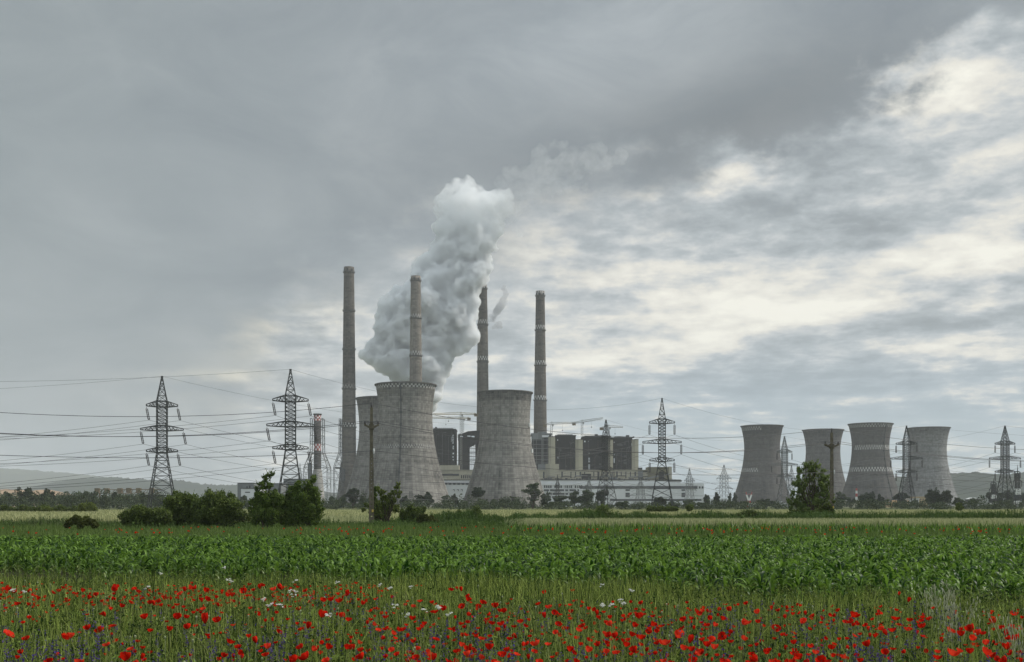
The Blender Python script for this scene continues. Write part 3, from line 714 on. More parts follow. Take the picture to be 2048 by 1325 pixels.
Y = 1215
def boiler_house(x0, x1, ytop, ybot, label, lip=1.0, brown=False, holes=(), roof=(), beams=True, col=None):
    root, w, z = block('boiler_house', label, 'boiler house', x0, x1, ytop + 3, Y, 34, M['soot_brown' if brown else 'soot'], group='soot dark boiler houses')
    k = Y / F
    mb = MB(); mb.span(-w / 2 - lip * k, w / 2 + lip * k, -0.8, 34.8, z, z + 1.4 * k); mb.span(-w / 2 + 2, w / 2 - 3, 3, 30, z + 1.4 * k, z + 3 * k); mb.build('roof', M['roof_dark'], root)
    rb = MB()
    for i in range(int(w / 2.2)): rb.bar((-w / 2 + i * 2.2, -0.6, z + 1.4 * k), (-w / 2 + i * 2.2, -0.6, z + 1.4 * k + 1.3), 0.14)
    rb.bar((-w / 2, -0.6, z + 1.4 * k + 1.2), (w / 2, -0.6, z + 1.4 * k + 1.2), 0.14)
    rb.build('railing', M['steel'], root)
    for a, b, y0, y1 in roof: strip(root, 'roof_box', a, b, y0, y1, Y, M['roof_dark'], -2, 8)
    for a, b, y0, y1 in holes: strip(root, 'window', a, b, y0, y1, Y, M['sky_gap_pale'], 0.3)  # pale plates painted as the sky showing through gaps in the house
    fb = MB(); r = random.Random(int(x0))
    if beams:
        n = int(w / 3.4)
        for i in range(n + 1): fb.span(-w / 2 + i * w / n - 0.22, -w / 2 + i * w / n + 0.22, -0.5, 0.1, 10, z - 0.5)
        for i in range(9): fb.span(-w / 2, w / 2, -0.4, 0.1, 14 + i * (z - 16) / 9, 14.5 + i * (z - 16) / 9)
        fb.build('frame', M['soot_brown'], root)
    for i in range(3):                                  # risers and a stair flight up the cladding
        pb = MB(); xx = -w / 2 + w * (.18 + .27 * i + r.uniform(-.05, .05)); zt_ = z * r.uniform(.7, .95)
        pb.tube([(xx, -.9, 12), (xx, -.9, zt_), (xx + 1.2, -.9, zt_ + 1.5), (xx + 4, -.9, zt_ + 1.5)], .3, 8); pb.build('pipe', M['grey_dark'], root)
    sb_ = MB(); x_ = w / 2 - 4.2; n_ = 11
    for i in range(n_):
        za, zb = 14 + (z - 18) * i / n_, 14 + (z - 18) * (i + 1) / n_
        sb_.bar((x_ if i % 2 else x_ + 3, -1.2, za), (x_ + 3 if i % 2 else x_, -1.2, zb), .3); sb_.bar((x_, -1.2, zb), (x_ + 3, -1.2, zb), .25)
    for xx in (x_, x_ + 3): sb_.bar((xx, -1.2, 12), (xx, -1.2, z), .22)
    sb_.build('stair', M['grey_dark'], root)
    for _ in range(10):
        a = r.uniform(x0 + 2, x1 - 8); y = r.uniform(ytop + 12, ybot - 6)
        strip(root, 'cladding_panel', a, a + r.uniform(3, 7), y, y + r.uniform(2, 5), Y, M[r.choice(['soot', 'soot_brown', 'grey_dark'])], 0.62 + r.random() * 0.2)
    return root
M['grey_dark'] = simple('dark_grey_sheet', (0.06, 0.062, 0.064), 0.85, 0.2, 0.3, 0.2)
boiler_house(863, 911, 856.5, 932, 'soot dark boiler house beside the check-rimmed cooling tower', 1, True,
             holes=[(905, 907, 870, 888), (905.5, 907.5, 892, 899), (905, 908, 906, 909), (905, 907, 913, 916), (902.5, 903.5, 874, 884), (905.5, 908, 919, 922)], roof=[(870, 873, 854, 857)])
# burnt-out house with open floors
root, w, z = block('boiler_house', 'half open boiler house with the sky showing through its floors', 'boiler house', 916.5, 937, 868, Y, 30, M['soot_brown'], group='soot dark boiler houses')
mb = MB()
v0 = [(fx(root, 916, Y), wz(871, Y)), (fx(root, 928, Y), wz(868, Y)), (fx(root, 936, Y), wz(863, Y)), (fx(root, 962, Y), wz(861, Y)), (fx(root, 962, Y), wz(886, Y)), (fx(root, 950, Y), wz(886, Y)), (fx(root, 937, Y), wz(893, Y)), (fx(root, 916, Y), wz(882, Y))]
n = len(v0)
mb.add([(a, -0.5, b) for a, b in v0] + [(a, 30.5, b) for a, b in v0], q=[[i, (i + 1) % n, (i + 1) % n + n, i + n] for i in range(n)],
       t=[[0, i, i + 1] for i in range(1, n - 1)] + [[n, n + i + 1, n + i] for i in range(1, n - 1)])
mb.build('roof', M['soot'], root)
fb = MB()
for x in (939.5, 943.5, 947.5, 951): fb.span(fx(root, x, Y), fx(root, x + 0.7, Y), 0, 1, 0, wz(885, Y))
for y in (892, 896.5, 904, 906, 913, 918.5, 921, 929): fb.span(fx(root, 937, Y), fx(root, 958, Y), -0.2, 1.2, wz(y + 0.9, Y), wz(y, Y))
fb.build('open_floors', M['soot_brown'], root)
mb = MB(); mb.span(fx(root, 950.5, Y), fx(root, 962, Y), 0.4, 30, 0, wz(884, Y)); mb.build('far_wall', M['soot'], root)
for a, b, y0, y1 in ((921, 926, 872, 874.5), (934.5, 941, 871.8, 874), (943, 949, 872.3, 875)): strip(root, 'window', a, b, y0, y1, Y, M['sky_gap_pale'], 0.8, 0.2)  # bright sky behind the roof gaps, painted as pale plates
# open grey frame
root, w, z = block('boiler_house', 'grey open framed boiler house under the dark check-banded chimney', 'boiler house', 1064, 1098, 869, Y, 34, M['soot'], group='soot dark boiler houses')
fb = MB()
for x in (1066, 1072.5, 1083, 1086.5, 1094): fb.span(fx(root, x, Y), fx(root, x + (2.2 if x == 1083 else 0.9), Y), -0.8, 0, 0, wz(868, Y))
for y in (873, 880, 889, 897, 906, 911, 919, 926): fb.span(fx(root, 1064, Y), fx(root, 1098, Y), -1.0, 0, wz(y + 1.0, Y), wz(y, Y))
fb.build('frame', M['steel_pale'], root)
strip(root, 'roof', 1062, 1104, 867, 870, Y, M['grey_block'], 1.4, 35)
strip(root, 'roof_box', 1076, 1094, 863.5, 867, Y, M['grey_block'], -3, 20)
strip(root, 'cladding_panel', 1084, 1098, 871, 875, Y, M['white_panel'], 1.3)
strip(root, 'cladding_panel', 1064, 1083, 869, 879, Y, M['grey_block'], 1.2)
boiler_house(1112, 1151, 869, 943, 'dark boiler house between the grey framed one and its cream lift tower', 1.4, True, holes=[(1114.6, 1116.2, 879.5, 881.5), (1115.5, 1116.2, 914, 918)])
boiler_house(1166, 1218, 871.5, 943, 'dark boiler house with a ragged roof behind the lattice pylon', 0.8, False, holes=[(1168.5, 1170.8, 882, 885), (1175.8, 1177.3, 882, 884), (1177.3, 1179.8, 916, 920), (1177.3, 1179.8, 921.5, 925), (1177.3, 1179.8, 929, 941), (1178, 1179.3, 906, 908)],
             roof=[(1190, 1196, 868.5, 872)])
boiler_house(1226, 1264, 873.5, 943, 'last dark boiler house of the row beside the olive house', 1.6, False, holes=[(1227.3, 1229.3, 884, 886.5), (1228, 1229, 908, 912), (1227.6, 1229, 917, 926), (1262.6, 1263.8, 887, 893)], roof=[(1253, 1259, 870.5, 874), (1266, 1269, 873, 876)])
def lift_tower(x0, xm, x1, ytop, ybot, label):
    root, w, z = block('lift_tower', label, 'tower', x0, x1, ytop, Y - 4, 24, M['cream'], group='cream lift towers')
    strip(root, 'shaded_side', x0 - .1, xm, ytop + 0.2, ybot, Y - 4, M['cream_worn_shaded'], 0.4)  # darker strip puts the shade of the less lit face into the colour
    strip(root, 'coping', x0 - .3, x1 + .3, ytop - 1, ytop, Y - 4, M['roof_dark'], 0.7, 25)
lift_tower(1097, 1102, 1110.5, 874, 930, 'cream lift tower standing against the grey framed boiler house')
lift_tower(1151, 1157, 1165.5, 880, 942, 'cream lift tower between the first two closed boiler houses')
lift_tower(1217, 1219, 1226, 878, 943, 'narrow cream lift tower partly behind the lattice pylon')
lift_tower(1264, 1270, 1277, 880, 943, 'cream lift tower at the end of the boiler house row')

# ================================================================ tower cranes
def crane(xm, ytop, ybot, xt, yt, xc, yc, label, Y, mast='crane_white', jib='crane_yellow', apex=4):
    X = wx(xm, Y); k = Y / F
    root = empty('tower_crane', (X, Y, 0)); tag(root, label, 'crane', 'tower cranes above the boiler houses')
    mb = MB(); a = 1.0; z0, z1 = wz(ybot, Y), wz(ytop, Y)
    for sx in (-1, 1):
        for sy in (-1, 1): mb.bar((sx * a, sy * a, 0), (sx * a, sy * a, z1), 0.35)
    n = max(2, int((z1 - z0) / 2.4))
    for i in range(n):
        za, zb = z0 + (z1 - z0) * i / n, z0 + (z1 - z0) * (i + 1) / n
        for sy in (-1, 1): mb.bar((-a, sy * a, za), (a, sy * a, zb), 0.22)
        for sx in (-1, 1): mb.bar((sx * a, -a, za), (sx * a, a, zb), 0.22)
    mb.build('mast', M[mast], root)
    def boom(name, x1, y1, mat, w):
        b = MB(); e = np.array([wx(x1, Y) - X, 0, wz(y1, Y)]); s = np.array([0, 0, z1])
        for dy_, dz_ in ((-.9, 0), (.9, 0), (0, 1.9)): b.bar(s + [0, dy_, dz_], e + [0, dy_, dz_ * 0.7], w)
        n = max(3, int(np.linalg.norm(e - s) / 2.4))
        for i in range(n):
            p = s + (e - s) * i / n; q = s + (e - s) * (i + 0.5) / n; r = s + (e - s) * (i + 1) / n
            b.bar(p + [0, -.9, 0], q + [0, 0, 1.8], 0.18); b.bar(q + [0, 0, 1.8], r + [0, -.9, 0], 0.18)
        b.build(name, M[mat], root); return e
    e = boom('jib', xt, yt, jib, 0.42); c = boom('counter_jib', xc, yc, jib, 0.4)
    cb = MB(); cb.box(c + [0, 0, -0.6], (4.0, 2.2, 3.0)); cb.build('counterweight', M['gantry'], root)
    kb = MB(); kb.box((1.4, -1.4, z1 - 1.2), (1.8, 1.6, 2.0)); kb.build('cab', M['crane_white'], root)
    pb = MB(); ap = np.array([0, 0, z1 + apex])
    for sx in (-.6, .6): pb.bar((sx, 0, z1), ap, 0.3)
    pb.bar(ap, e * 0.62 + np.array([0, 0, z1]) * 0.38 + [0, 0, 1.8], 0.1); pb.bar(ap, c, 0.1); pb.build('apex', M[mast], root)
    hb = MB(); h = e * 0.45 + np.array([0, 0, z1]) * 0.55
    hb.bar(h, h - [0, 0, 7], 0.1); hb.box(h - [0, 0, 7.4], (0.9, 0.6, 1.2)); hb.build('hook', M['steel'], root)
crane(922, 829, 930, 866, 830, 952, 829.5, 'tower crane between the two great cooling towers, its arm level', 1205, apex=3)
crane(926, 838, 930, 850, 836.5, 938, 837.5, 'lower tower crane behind the level one between the cooling towers', 1320, apex=3)
crane(1103, 849, 876, 1152, 847, 1090, 850.5, 'tower crane at the foot of the check-banded chimney', 1225, 'crane_white', 'crane_white', apex=3)
crane(1164, 845, 880, 1206, 838, 1148, 847.5, 'tower crane with its arm tilted up above the boiler roofs', 1258, 'crane_white', 'crane_white', apex=3)
crane(1217, 855, 876, 1246, 855.5, 1203, 857, 'small tower crane half behind the lattice pylon', 1258, 'crane_white', 'crane_white', apex=3)
# ================================================================ pylons
def lattice(mb, levels, w, wb, yscale=1.0, posts=True):
    """square lattice: levels = [(z, half width)]"""
    for (za, ra), (zb, rb) in zip(levels, levels[1:]):
        cor = [(-1, -1), (1, -1), (1, 1), (-1, 1)]
        for i in range(4):
            a, b = cor[i], cor[(i + 1) % 4]
            A0 = (a[0] * ra, a[1] * ra * yscale, za); A1 = (a[0] * rb, a[1] * rb * yscale, zb)
            B0 = (b[0] * ra, b[1] * ra * yscale, za); B1 = (b[0] * rb, b[1] * rb * yscale, zb)
            if posts: mb.bar(A0, A1, w)
            mb.bar(A0, B1, wb); mb.bar(B0, A1, wb); mb.bar(A1, B1, wb)
def pylon(px, ytop, Y, label, arms, rz=0.0, body=9.5, tilt=0.0, th=1.0, ins=26.0, mat='steel', foot=25.0, cat='pylon', group='big three-armed lattice pylons'):
    """arms = half lengths in units of the first pylon's photo pixels; sizes follow from its height"""
    X = wx(px, Y); zt = wz(ytop, Y); s = (zt - H) / 257.4          # metres per pixel of the reference drawing
    root = empty('lattice_pylon', (X, Y, 0), rz); tag(root, label, cat, group)
    z = lambda f: H + (zt - H) * (1 - f)
    w = 0.2 * th; wb = 0.115 * th
    b = body * s
    m = M[mat]
    mb = MB()
    low = [(0, foot * s)] + [(z(f), (foot + (body - foot) * t) * s) for f, t in ((.93, .17), (.85, .38), (.775, .57), (.71, .74), (.655, .87), (.6, 1.0))]
    lattice(mb, low, w * 1.15, wb)
    mid = [(z(f), b) for f in np.linspace(.6, .194, 15)]
    lattice(mb, mid, w, wb)
    mb.build('tower', m, root)
    pk = MB(); lattice(pk, [(z(.194), b), (z(.15), b * .79), (z(.1), b * .54), (z(.055), b * .33), (z(.012), b * .14)], w * .9, wb)
    pk.box((0, 0, z(0.006)), (b * .45, b * .3, s * 4)); pk.build('peak', m, root)
    tips = []
    for (ft, fb, hw, nm) in ((.194, .239, arms[0], 'top'), (.385, .425, arms[1], 'mid'), (.556, .593, arms[2], 'low')):
        ab = MB(); L = hw * s
        for sx in (-1, 1):
            tip = np.array([sx * L, 0, z(fb) + 0.2])
            for sy in (-1, 1):
                lo = np.array([sx * b, sy * b, z(fb)]); hi = np.array([sx * b, sy * b, z(ft)])
                ab.bar(lo, tip, w); ab.bar(hi, tip + [0, 0, .5], w)
                n = 4
                for i in range(n):
                    t0, t1, t2 = i / n, (i + .5) / n, (i + 1) / n
                    ab.bar(lo + (tip - lo) * t0, hi + (tip - hi) * t1, wb); ab.bar(hi + (tip - hi) * t1, lo + (tip - lo) * t2, wb)
            ab.bar(tip, tip + [0, 0, .55], w * 1.4)
        for zz in (z(ft), z(fb)):
            for sy in (-1, 1): ab.bar((-b, sy * b, zz), (b, sy * b, zz), w)
        arm_o = ab.build('crossarm', m, root)
        for sx in (-1, 1):
            ib = MB(); p = np.array([sx * L, 0, z(fb) - .1]); q = p + [tilt * s, 0, -ins * s]
            ib.bar(p, p + (q - p) * .12, .1 * th)
            for dx_ in (-.2, .2): ib.tube([p + (q - p) * t + [dx_, 0, 0] for t in np.linspace(.12, .95, 12)], np.where(np.arange(12) % 2, .11, .15) * th, 6)
            ib.bar(p + (q - p) * .95 + [-.25, 0, 0], p + (q - p) * .95 + [.25, 0, 0], .14 * th); ib.bar(p + (q - p) * .95, q, .1 * th)
            ib.build('insulator', M['insulator'], arm_o)
            c_, s_ = math.cos(rz), math.sin(rz)
            tips.append((X + q[0] * c_, Y + q[0] * s_, q[2]))
    return {'earth': (X, Y, zt), 'tips': tips}
A_ = (30, 41, 30)
PY = {}
PY['a'] = pylon(324, 753, 318, 'first dark lattice pylon, standing among the dark bushes away from the chimneys', A_, 0.18, tilt=5)
PY['b'] = pylon(581, 739, 300, 'tallest looking lattice pylon, rising behind the two drooping trees beside the framed chimney', (33, 44, 33), 0.15, tilt=5)
PY['c'] = pylon(1324, 797, 384, 'dark lattice pylon in front of the far end of the white hall', (30, 46, 29.5), -0.1, body=8.2, foot=26)
PY['d'] = pylon(1212, 840, 480, 'lattice pylon standing before the dark boiler house with the ragged roof', (30, 44, 30), 0.55, body=8.6, th=.9)
PY['e'] = pylon(1569, 873, 590, 'thin pale lattice pylon between the first two dark cooling towers', (29, 50, 29), 0.1, th=1.1, mat='steel_pale')
PY['f'] = pylon(1813, 852, 515, 'lattice pylon in front of the gap before the palest cooling tower', (33, 50, 33), -0.08, th=1.15)
PY['g'] = pylon(2010, 852, 515, 'last lattice pylon of all, standing before the wooded hill and dark grove', (33, 52, 33), 0.06, th=1.15)

def cat_pylon(px, ytop, Y, label, hw1=14, hw2=17, body=5, mat='steel_pale', group='small strain pylons of the switchyard', th=.7):
    """squat strain tower with two curved arms and a needle peak"""
    X = wx(px, Y); zt = wz(ytop, Y); k = Y / F
    root = empty('strain_pylon', (X, Y, 0), 0.3); tag(root, label, 'pylon', group)
    h = zt; b = body * k
    mb = MB(); lattice(mb, [(0, b * 1.7), (h * .18, b * 1.45), (h * .34, b * 1.2), (h * .48, b), (h * .57, b), (h * .66, b), (h * .72, b)], .3 * th, .17 * th); mb.build('tower', M[mat], root)
    pb = MB(); lattice(pb, [(h * .72, b), (h * .8, b * .66), (h * .89, b * .36), (h, b * .06)], .26 * th, .15 * th); pb.build('peak', M[mat], root)
    for zc, hw in ((.7, hw1), (.47, hw2)):
        ab = MB()
        for sy in (-1, 1): ab.bar((-b, sy * b, h * zc - .4), (b, sy * b, h * zc - .4), .22 * th)
        for sx in (-1, 1):
            tip = np.array([sx * hw * k, 0, h * zc - hw * k * .16])
            for sy in (-1, 1):
                ab.bar((sx * b, sy * b, h * zc - .4), tip, .26 * th); ab.bar((sx * b, sy * b, h * zc + h * .05), tip, .22 * th)
            pts = [tip + np.array([-sx * t * hw * k * .55, 0, -math.sin(t * PI) * h * .06]) for t in np.linspace(0, 1, 9)]
            ab.tube(pts, .1 * th, 5)
        ab.build('crossarm', M[mat], root)
cat_pylon(1379, 937, 760, 'small strain pylon before the blank end of the white hall', 12, 16, 5)
cat_pylon(1448, 930, 800, 'strain pylon with curved arms standing in clear sky between hall and towers', 17, 20, 6)
cat_pylon(1281, 958, 700, 'broad squat strain pylon low in front of the white hall', 26, 30, 6)
cat_pylon(1583, 930, 820, 'faint strain pylon beside the willow and the first dark tower', 9, 11, 4)
cat_pylon(1178, 956, 700, 'slender strain pylon among the trees before the dark-glazed part of the hall', 14, 18, 4)
cat_pylon(1115, 950, 780, 'narrow dark lattice post before the windows of the white hall', 5, 7, 2.5, 'steel')
cat_pylon(600, 927, 900, 'small faint strain pylon beside the grey flat works building', 11, 9, 3)
# red and white ringed switchyard masts
def banded_mast(px, ytop, ybot, Y, label, w=5, fancy=True):
    X = wx(px, Y); k = Y / F; h = wz(ytop, Y)
    root = empty('banded_mast', (X, Y, 0)); tag(root, label, 'mast', 'red and white switchyard masts')
    fr = [0, .16, .3, .44, .58, .7, .8]
    for i in range(6):
        mb = MB(); a, b = fr[i] * h, fr[i + 1] * h
        ra = w * k * (1.25 - fr[i] * .85); rb = w * k * (1.25 - fr[i + 1] * .85)
        lattice(mb, [(a, ra), ((a + b) / 2, (ra + rb) / 2), (b, rb)], .4, .22)
        mb.build('mast_section', M['white_paint' if i in (0, 2, 4) and not fancy or i in (0, 2) else 'red_paint' if not fancy else 'steel'], root)
    tb = MB(); tb.bar((0, 0, fr[-1] * h), (0, 0, h), .5, .15); tb.build('spike', M['steel'], root)
    if fancy:
        for zc, hw in ((.8, 5.6), (.6, 8.5), (.38, 6)):
            db = MB(); an = np.linspace(0, PI, 12)
            db.tube([(math.cos(t) * hw * k, 0, zc * h + math.sin(t) * 4 * k) for t in an], .32, 5)
            db.bar((-hw * k, 0, zc * h), (hw * k, 0, zc * h), .35)
            for sx in (-1, 1): db.bar((sx * hw * k, 0, zc * h), (sx * hw * k, 0, zc * h - 10 * k), .3)
            db.build('crossarm', M['steel'], root)
banded_mast(2035, 930, 1012, 700, 'white footed switchyard mast with hooped arms before the dark grove', 4.2)
banded_mast(1987, 957, 1012, 700, 'shorter white footed switchyard mast with a spike at the edge of the dark grove', 4)
banded_mast(1713, 968, 1010, 900, 'slim red and white mast low in front of the two-banded cooling tower', 1.5, False)
root = empty('portal_mast', (wx(1498, 900), 900, 0)); tag(root, 'y shaped red and white portal mast at the foot of the first dark cooling tower', 'mast')
k = 900 / F
mb = MB(); lattice(mb, [(0, 3 * k), (wz(1002, 900), 2.4 * k)], .5, .3); mb.build('mast_section', M['red_paint'], root)
mb = MB()
for sx in (-1, 1):
    for sy in (-.6, .6):
        mb.bar((0, sy, wz(1002, 900)), (sx * 4.5 * k, sy, wz(990, 900)), .6); mb.bar((sx * 1.5 * k, sy, wz(1002, 900)), (sx * 5.5 * k, sy, wz(990, 900)), .5)
mb.build('mast_fork', M['white_paint'], root)
mb = MB()
for sx in (-1, 1): mb.bar((sx * 5 * k, 0, wz(990, 900)), (sx * 6 * k, 0, wz(984, 900)), .55)
mb.bar((-5 * k, 0, wz(989, 900)), (5 * k, 0, wz(989, 900)), .3); mb.build('mast_horn', M['red_paint'], root)

# ================================================================ concrete poles
def pole(px, ytop, ybot, yarm, xl, xr, label, Y):
    X = wx(px, Y); h = wz(ytop, Y); k = Y / F
    root = empty('power_pole', (X, Y, 0), 0.12); tag(root, label, 'utility pole', 'concrete power poles in the field')
    mb = MB(); w0, w1 = .21, .11          # half widths at foot and tip
    zt = h - 0.45
    solid = h * .56
    f = lambda z: w0 + (w1 - w0) * z / h
    for sx in (-1, 1):
        mb.bar((sx * (f(0) - .05), 0, -.3), (sx * (f(solid) - .05), 0, solid), .15, .13)
    n = 17
    for i in range(n + 1):
        z = solid * i / n; mb.box((0, 0, z), (2 * f(z) - .15, .12, .24 if i % 2 else .3))
    mb.box((0, 0, (solid + zt) / 2), (2 * f(solid), .24, zt - solid), taper=f(zt) / f(solid))
    mb.build('shaft', M['pole_concrete'], root)
    za = wz(yarm, Y); L = (xr - xl) / 2 * k
    ab = MB()
    for sx in (-1, 1):
        ab.bar((0, -.16, za - .2), (sx * L, -.16, za + .05), .2, .12); ab.bar((0, .16, za - .2), (sx * L, .16, za + .05), .18, .12)
        ab.box((sx * L * .97, 0, za + .06), (.16, .3, .16))
    ab.box((0, 0, za - .12), (.4, .42, .5)); arm_o = ab.build('crossarm', M['pole_concrete'], root)
    tips = []
    for sx in (-1, 1):
        ib = MB(); ib.tube([(sx * L, 0, za + .1), (sx * L, 0, za + .2), (sx * L, 0, za + .32), (sx * L, 0, za + .42)], [.03, .085, .09, .045], 8); ib.build('insulator', M['insulator'], arm_o)
        tips.append((X + sx * L * math.cos(.12), Y + sx * L * math.sin(.12), za + .41))
    ib = MB(); ib.tube([(0, 0, zt - .05), (0, 0, zt + .15), (0, 0, zt + .3), (0, 0, h)], [.04, .09, .08, .04], 8); ib.build('insulator', M['insulator'], root)
    tips.append((X, Y, h - .05))
    ib = MB(); zl = wz(902 if px < 1000 else 944, Y); ib.tube([(.2, -.2, zl - .25), (.2, -.2, zl), (.2, -.2, zl + .2)], [.05, .09, .05], 8, 0); ib.build('insulator', M['white_trim'], root)
    tips.append((X + .2, Y - .2, zl))
    sb = MB(); sb.box((.1, -.16, wz(ybot - 20, Y)), (.17, .03, .22)); sb.build('warning_plate', M['yellow_sign'], root)
    return tips
POLE1, POLE2 = 95, 117
p1 = pole(743, 805, 1042, 852, 730, 756, 'concrete power pole with holes in its shaft beside the light green sapling', POLE1)
p2 = pole(1663.5, 857, 1035, 891, 1650, 1677, 'concrete power pole standing against the leafy willow', POLE2)

# ================================================================ wires
def wire(p, q, sag, r, label, group, grow=0.0):
    p = np.array(p, float); q = np.array(q, float)
    t = np.linspace(0, 1, 41)
    pts = p + (q - p) * t[:, None]; pts[:, 2] -= sag * 4 * t * (1 - t)
    mb = MB(); mb.tube(pts, r, 5)
    tag(mb.build('overhead_wire', M['wire']), label, 'wire', group)
def shifted(p, dx_, dy_): return {'earth': tuple(np.array(p['earth']) + [dx_, dy_, 0]), 'tips': [tuple(np.array(t) + [dx_, dy_, 0]) for t in p['tips']]}
far = {'w1': shifted(PY['a'], -230, -30), 'w2': shifted(PY['b'], -230, -60), 'e1': shifted(PY['g'], 220, 40), 'e2': shifted(PY['f'], 300, 30)}
allp = {**PY, **far}
nick = {'a': 'bush pylon', 'b': 'drooping tree pylon', 'c': 'hall end pylon', 'd': 'boiler house pylon', 'e': 'thin pale pylon',
        'f': 'palest tower pylon', 'g': 'dark grove pylon'}
lev = ['upper inner', 'upper outer', 'middle inner', 'middle outer', 'bottom inner', 'bottom outer']
def span(a, b, sag, r=0.042):
    A, B = allp[a], allp[b]
    if a in far: where = f'leaving the {nick[b]} over the bushes'
    elif b in far: where = f'leaving the {nick[a]} over the wheat'
    else: where = f'from {nick[a]} to {nick[b]}'
    for i in range(6):
        wire(A['tips'][i], B['tips'][i], sag, r, f'{lev[i]} wire {where}', 'pylon wires')
    wire(A['earth'], B['earth'], sag * .75, r * .7, f'topmost wire {where}', 'pylon wires')
span('w1', 'a', 9.0); span('a', 'd', 9.5); span('d', 'e', 7); span('e', 'g', 9)
span('w2', 'b', 8.5); span('b', 'c', 9.5); span('c', 'f', 8.5); span('f', 'e2', 9); span('g', 'e1', 8)
def line(P, Q, sag, where, r):
    for i, nm in enumerate(('one arm', 'the other arm', 'the pole top', 'the white insulator')):
        wire(P[i], Q[i], sag * (0.55 if i == 3 else 1), r, f'dark wire at {nm} {where}', 'wires of the concrete poles')
d_ = np.array([p2[2][0] - p1[2][0], p2[2][1] - p1[2][1], 0])
off1 = [tuple(np.array(p) - d_ + np.array([0, 0, .3])) for p in p1]
off2 = [tuple(np.array(p) + d_ * 1.2) for p in p2]
line(off1, p1, 2.1, 'of the sapling pole, leading away over the bushes', 0.021)
line(p1, p2, 1.9, 'between the sapling pole and the willow pole', 0.021)
line(p2, off2, 1.6, 'of the willow pole, leading away over the wheat', 0.021)

# ================================================================ low buildings among the trees
def house(name, label, x0, x1, ytop, Y, depth, mat, roof='roof_dark', windows=(), cat='building', over=.3, rows=None):
    root, w, z = block(name, label, cat, x0, x1, ytop, Y, depth, M[mat])
    mb = MB(); mb.span(-w / 2 - over, w / 2 + over, -over, depth + over, z + .003, z + .45); mb.build('roof', M[roof], root)
    for a, b, y0, y1 in windows: strip(root, 'window', a, b, y0, y1, Y, M['dark_glass'], .12, .2)
    return root
house('works_building', 'grey flat works building with two small windows at the edge of the dark bushes', 475, 508, 967, 820, 30, 'grey_block', windows=[(493, 495.5, 973, 978), (498, 501, 972, 978)])
house('works_building', 'low grey works building behind the pylon with the drooping trees', 535, 562, 968, 840, 30, 'grey_block', windows=[(541, 548, 972, 974)])
house('works_building', 'taller grey works building beside the framed chimney', 567, 612, 959, 860, 34, 'grey_block', windows=[(575, 590, 965, 967), (598, 606, 970, 974)])
house('works_building', 'pale low shed below the grey works building, beside the dark bushes', 482, 520, 978, 800, 20, 'white_panel', windows=[(490, 500, 984, 986)])
house('office_block', 'low white office block with many windows before the gap beside the hall', 1409, 1475, 999, 900, 14, 'white_panel', 'white_trim',
      windows=[(1412 + i * 5.2, 1415 + i * 5.2, y, y + 3) for i in range(12) for y in (1001, 1006)])
house('low_shed', 'low cream roofed shed below the first dark cooling tower', 1502, 1520, 1007, 840, 10, 'white_panel', 'cream', over=.6)
house('low_shed', 'small white shed beside the foot of the thin pale pylon', 1552, 1564, 1004, 850, 8, 'white_trim', 'white_trim', windows=[(1556, 1559, 1007, 1009)])
house('low_shed', 'white shed half hidden by the willow', 1566, 1584, 1007, 830, 8, 'white_panel', 'white_trim', windows=[(1570, 1574, 1009, 1012)])
house('depot', 'cream depot with a long dark window band below the two-banded tower', 1691, 1722, 1002, 760, 18, 'cream', 'white_trim', windows=[(1693, 1708, 1004, 1006)])
house('depot', 'long low peach depot building between the trees under the two-banded tower', 1762, 1806, 1005.5, 760, 18, 'peach', 'peach', windows=[(1772 + i * 6, 1776 + i * 6, 1008.5, 1010.5) for i in range(5)])
house('depot', 'taller peach end building with a dark window band by the lattice pylon', 1803, 1822, 1002.5, 755, 18, 'peach', 'peach', windows=[(1811, 1819, 1004, 1007)])
house('apartment_block', 'white faced narrow apartment block beside the ochre one', 1823, 1838, 998.5, 750, 14, 'white_panel', 'white_trim', windows=[(1826 + i * 4, 1828.6 + i * 4, y, y + 2.2) for i in range(3) for y in (1000.5, 1004.5, 1008.5)])
house('apartment_block', 'ochre apartment block with rows of small windows before the pale cooling tower', 1838, 1859, 995, 752, 16, 'ochre', 'ochre', windows=[(1840.5 + i * 5, 1842.3 + i * 5, y, y + 2) for i in range(4) for y in (998, 1002, 1006)])
house('low_shed', 'small white cottage in front of the round dark grove trees', 1868, 1883, 1012.5, 500, 6, 'white_panel', 'white_trim', windows=[(1871, 1873, 1014, 1016), (1877, 1879, 1014, 1016)])
house('low_shed', 'wide pale roofed shed beside the dark tank house', 1931, 1962, 1011.5, 560, 9, 'grey_block', 'white_trim', over=.8)
house('tank_house', 'dark square tank house with a pale gabled lid before the wooded hill', 1944, 1959, 1000, 800, 12, 'grey_dark', 'roof_dark')
root = bpy.data.objects['tank_house']
gb = MB(); z_ = wz(1000, 800) + .46; w_ = 3.0
gb.add([(-w_, 0, z_), (w_, 0, z_), (0, 0, z_ + 1.2), (-w_, 12, z_), (w_, 12, z_), (0, 12, z_ + 1.2)], q=[[0, 2, 5, 3], [1, 4, 5, 2]], t=[[0, 1, 2], [3, 5, 4]]); gb.build('gable', M['white_trim'], root)
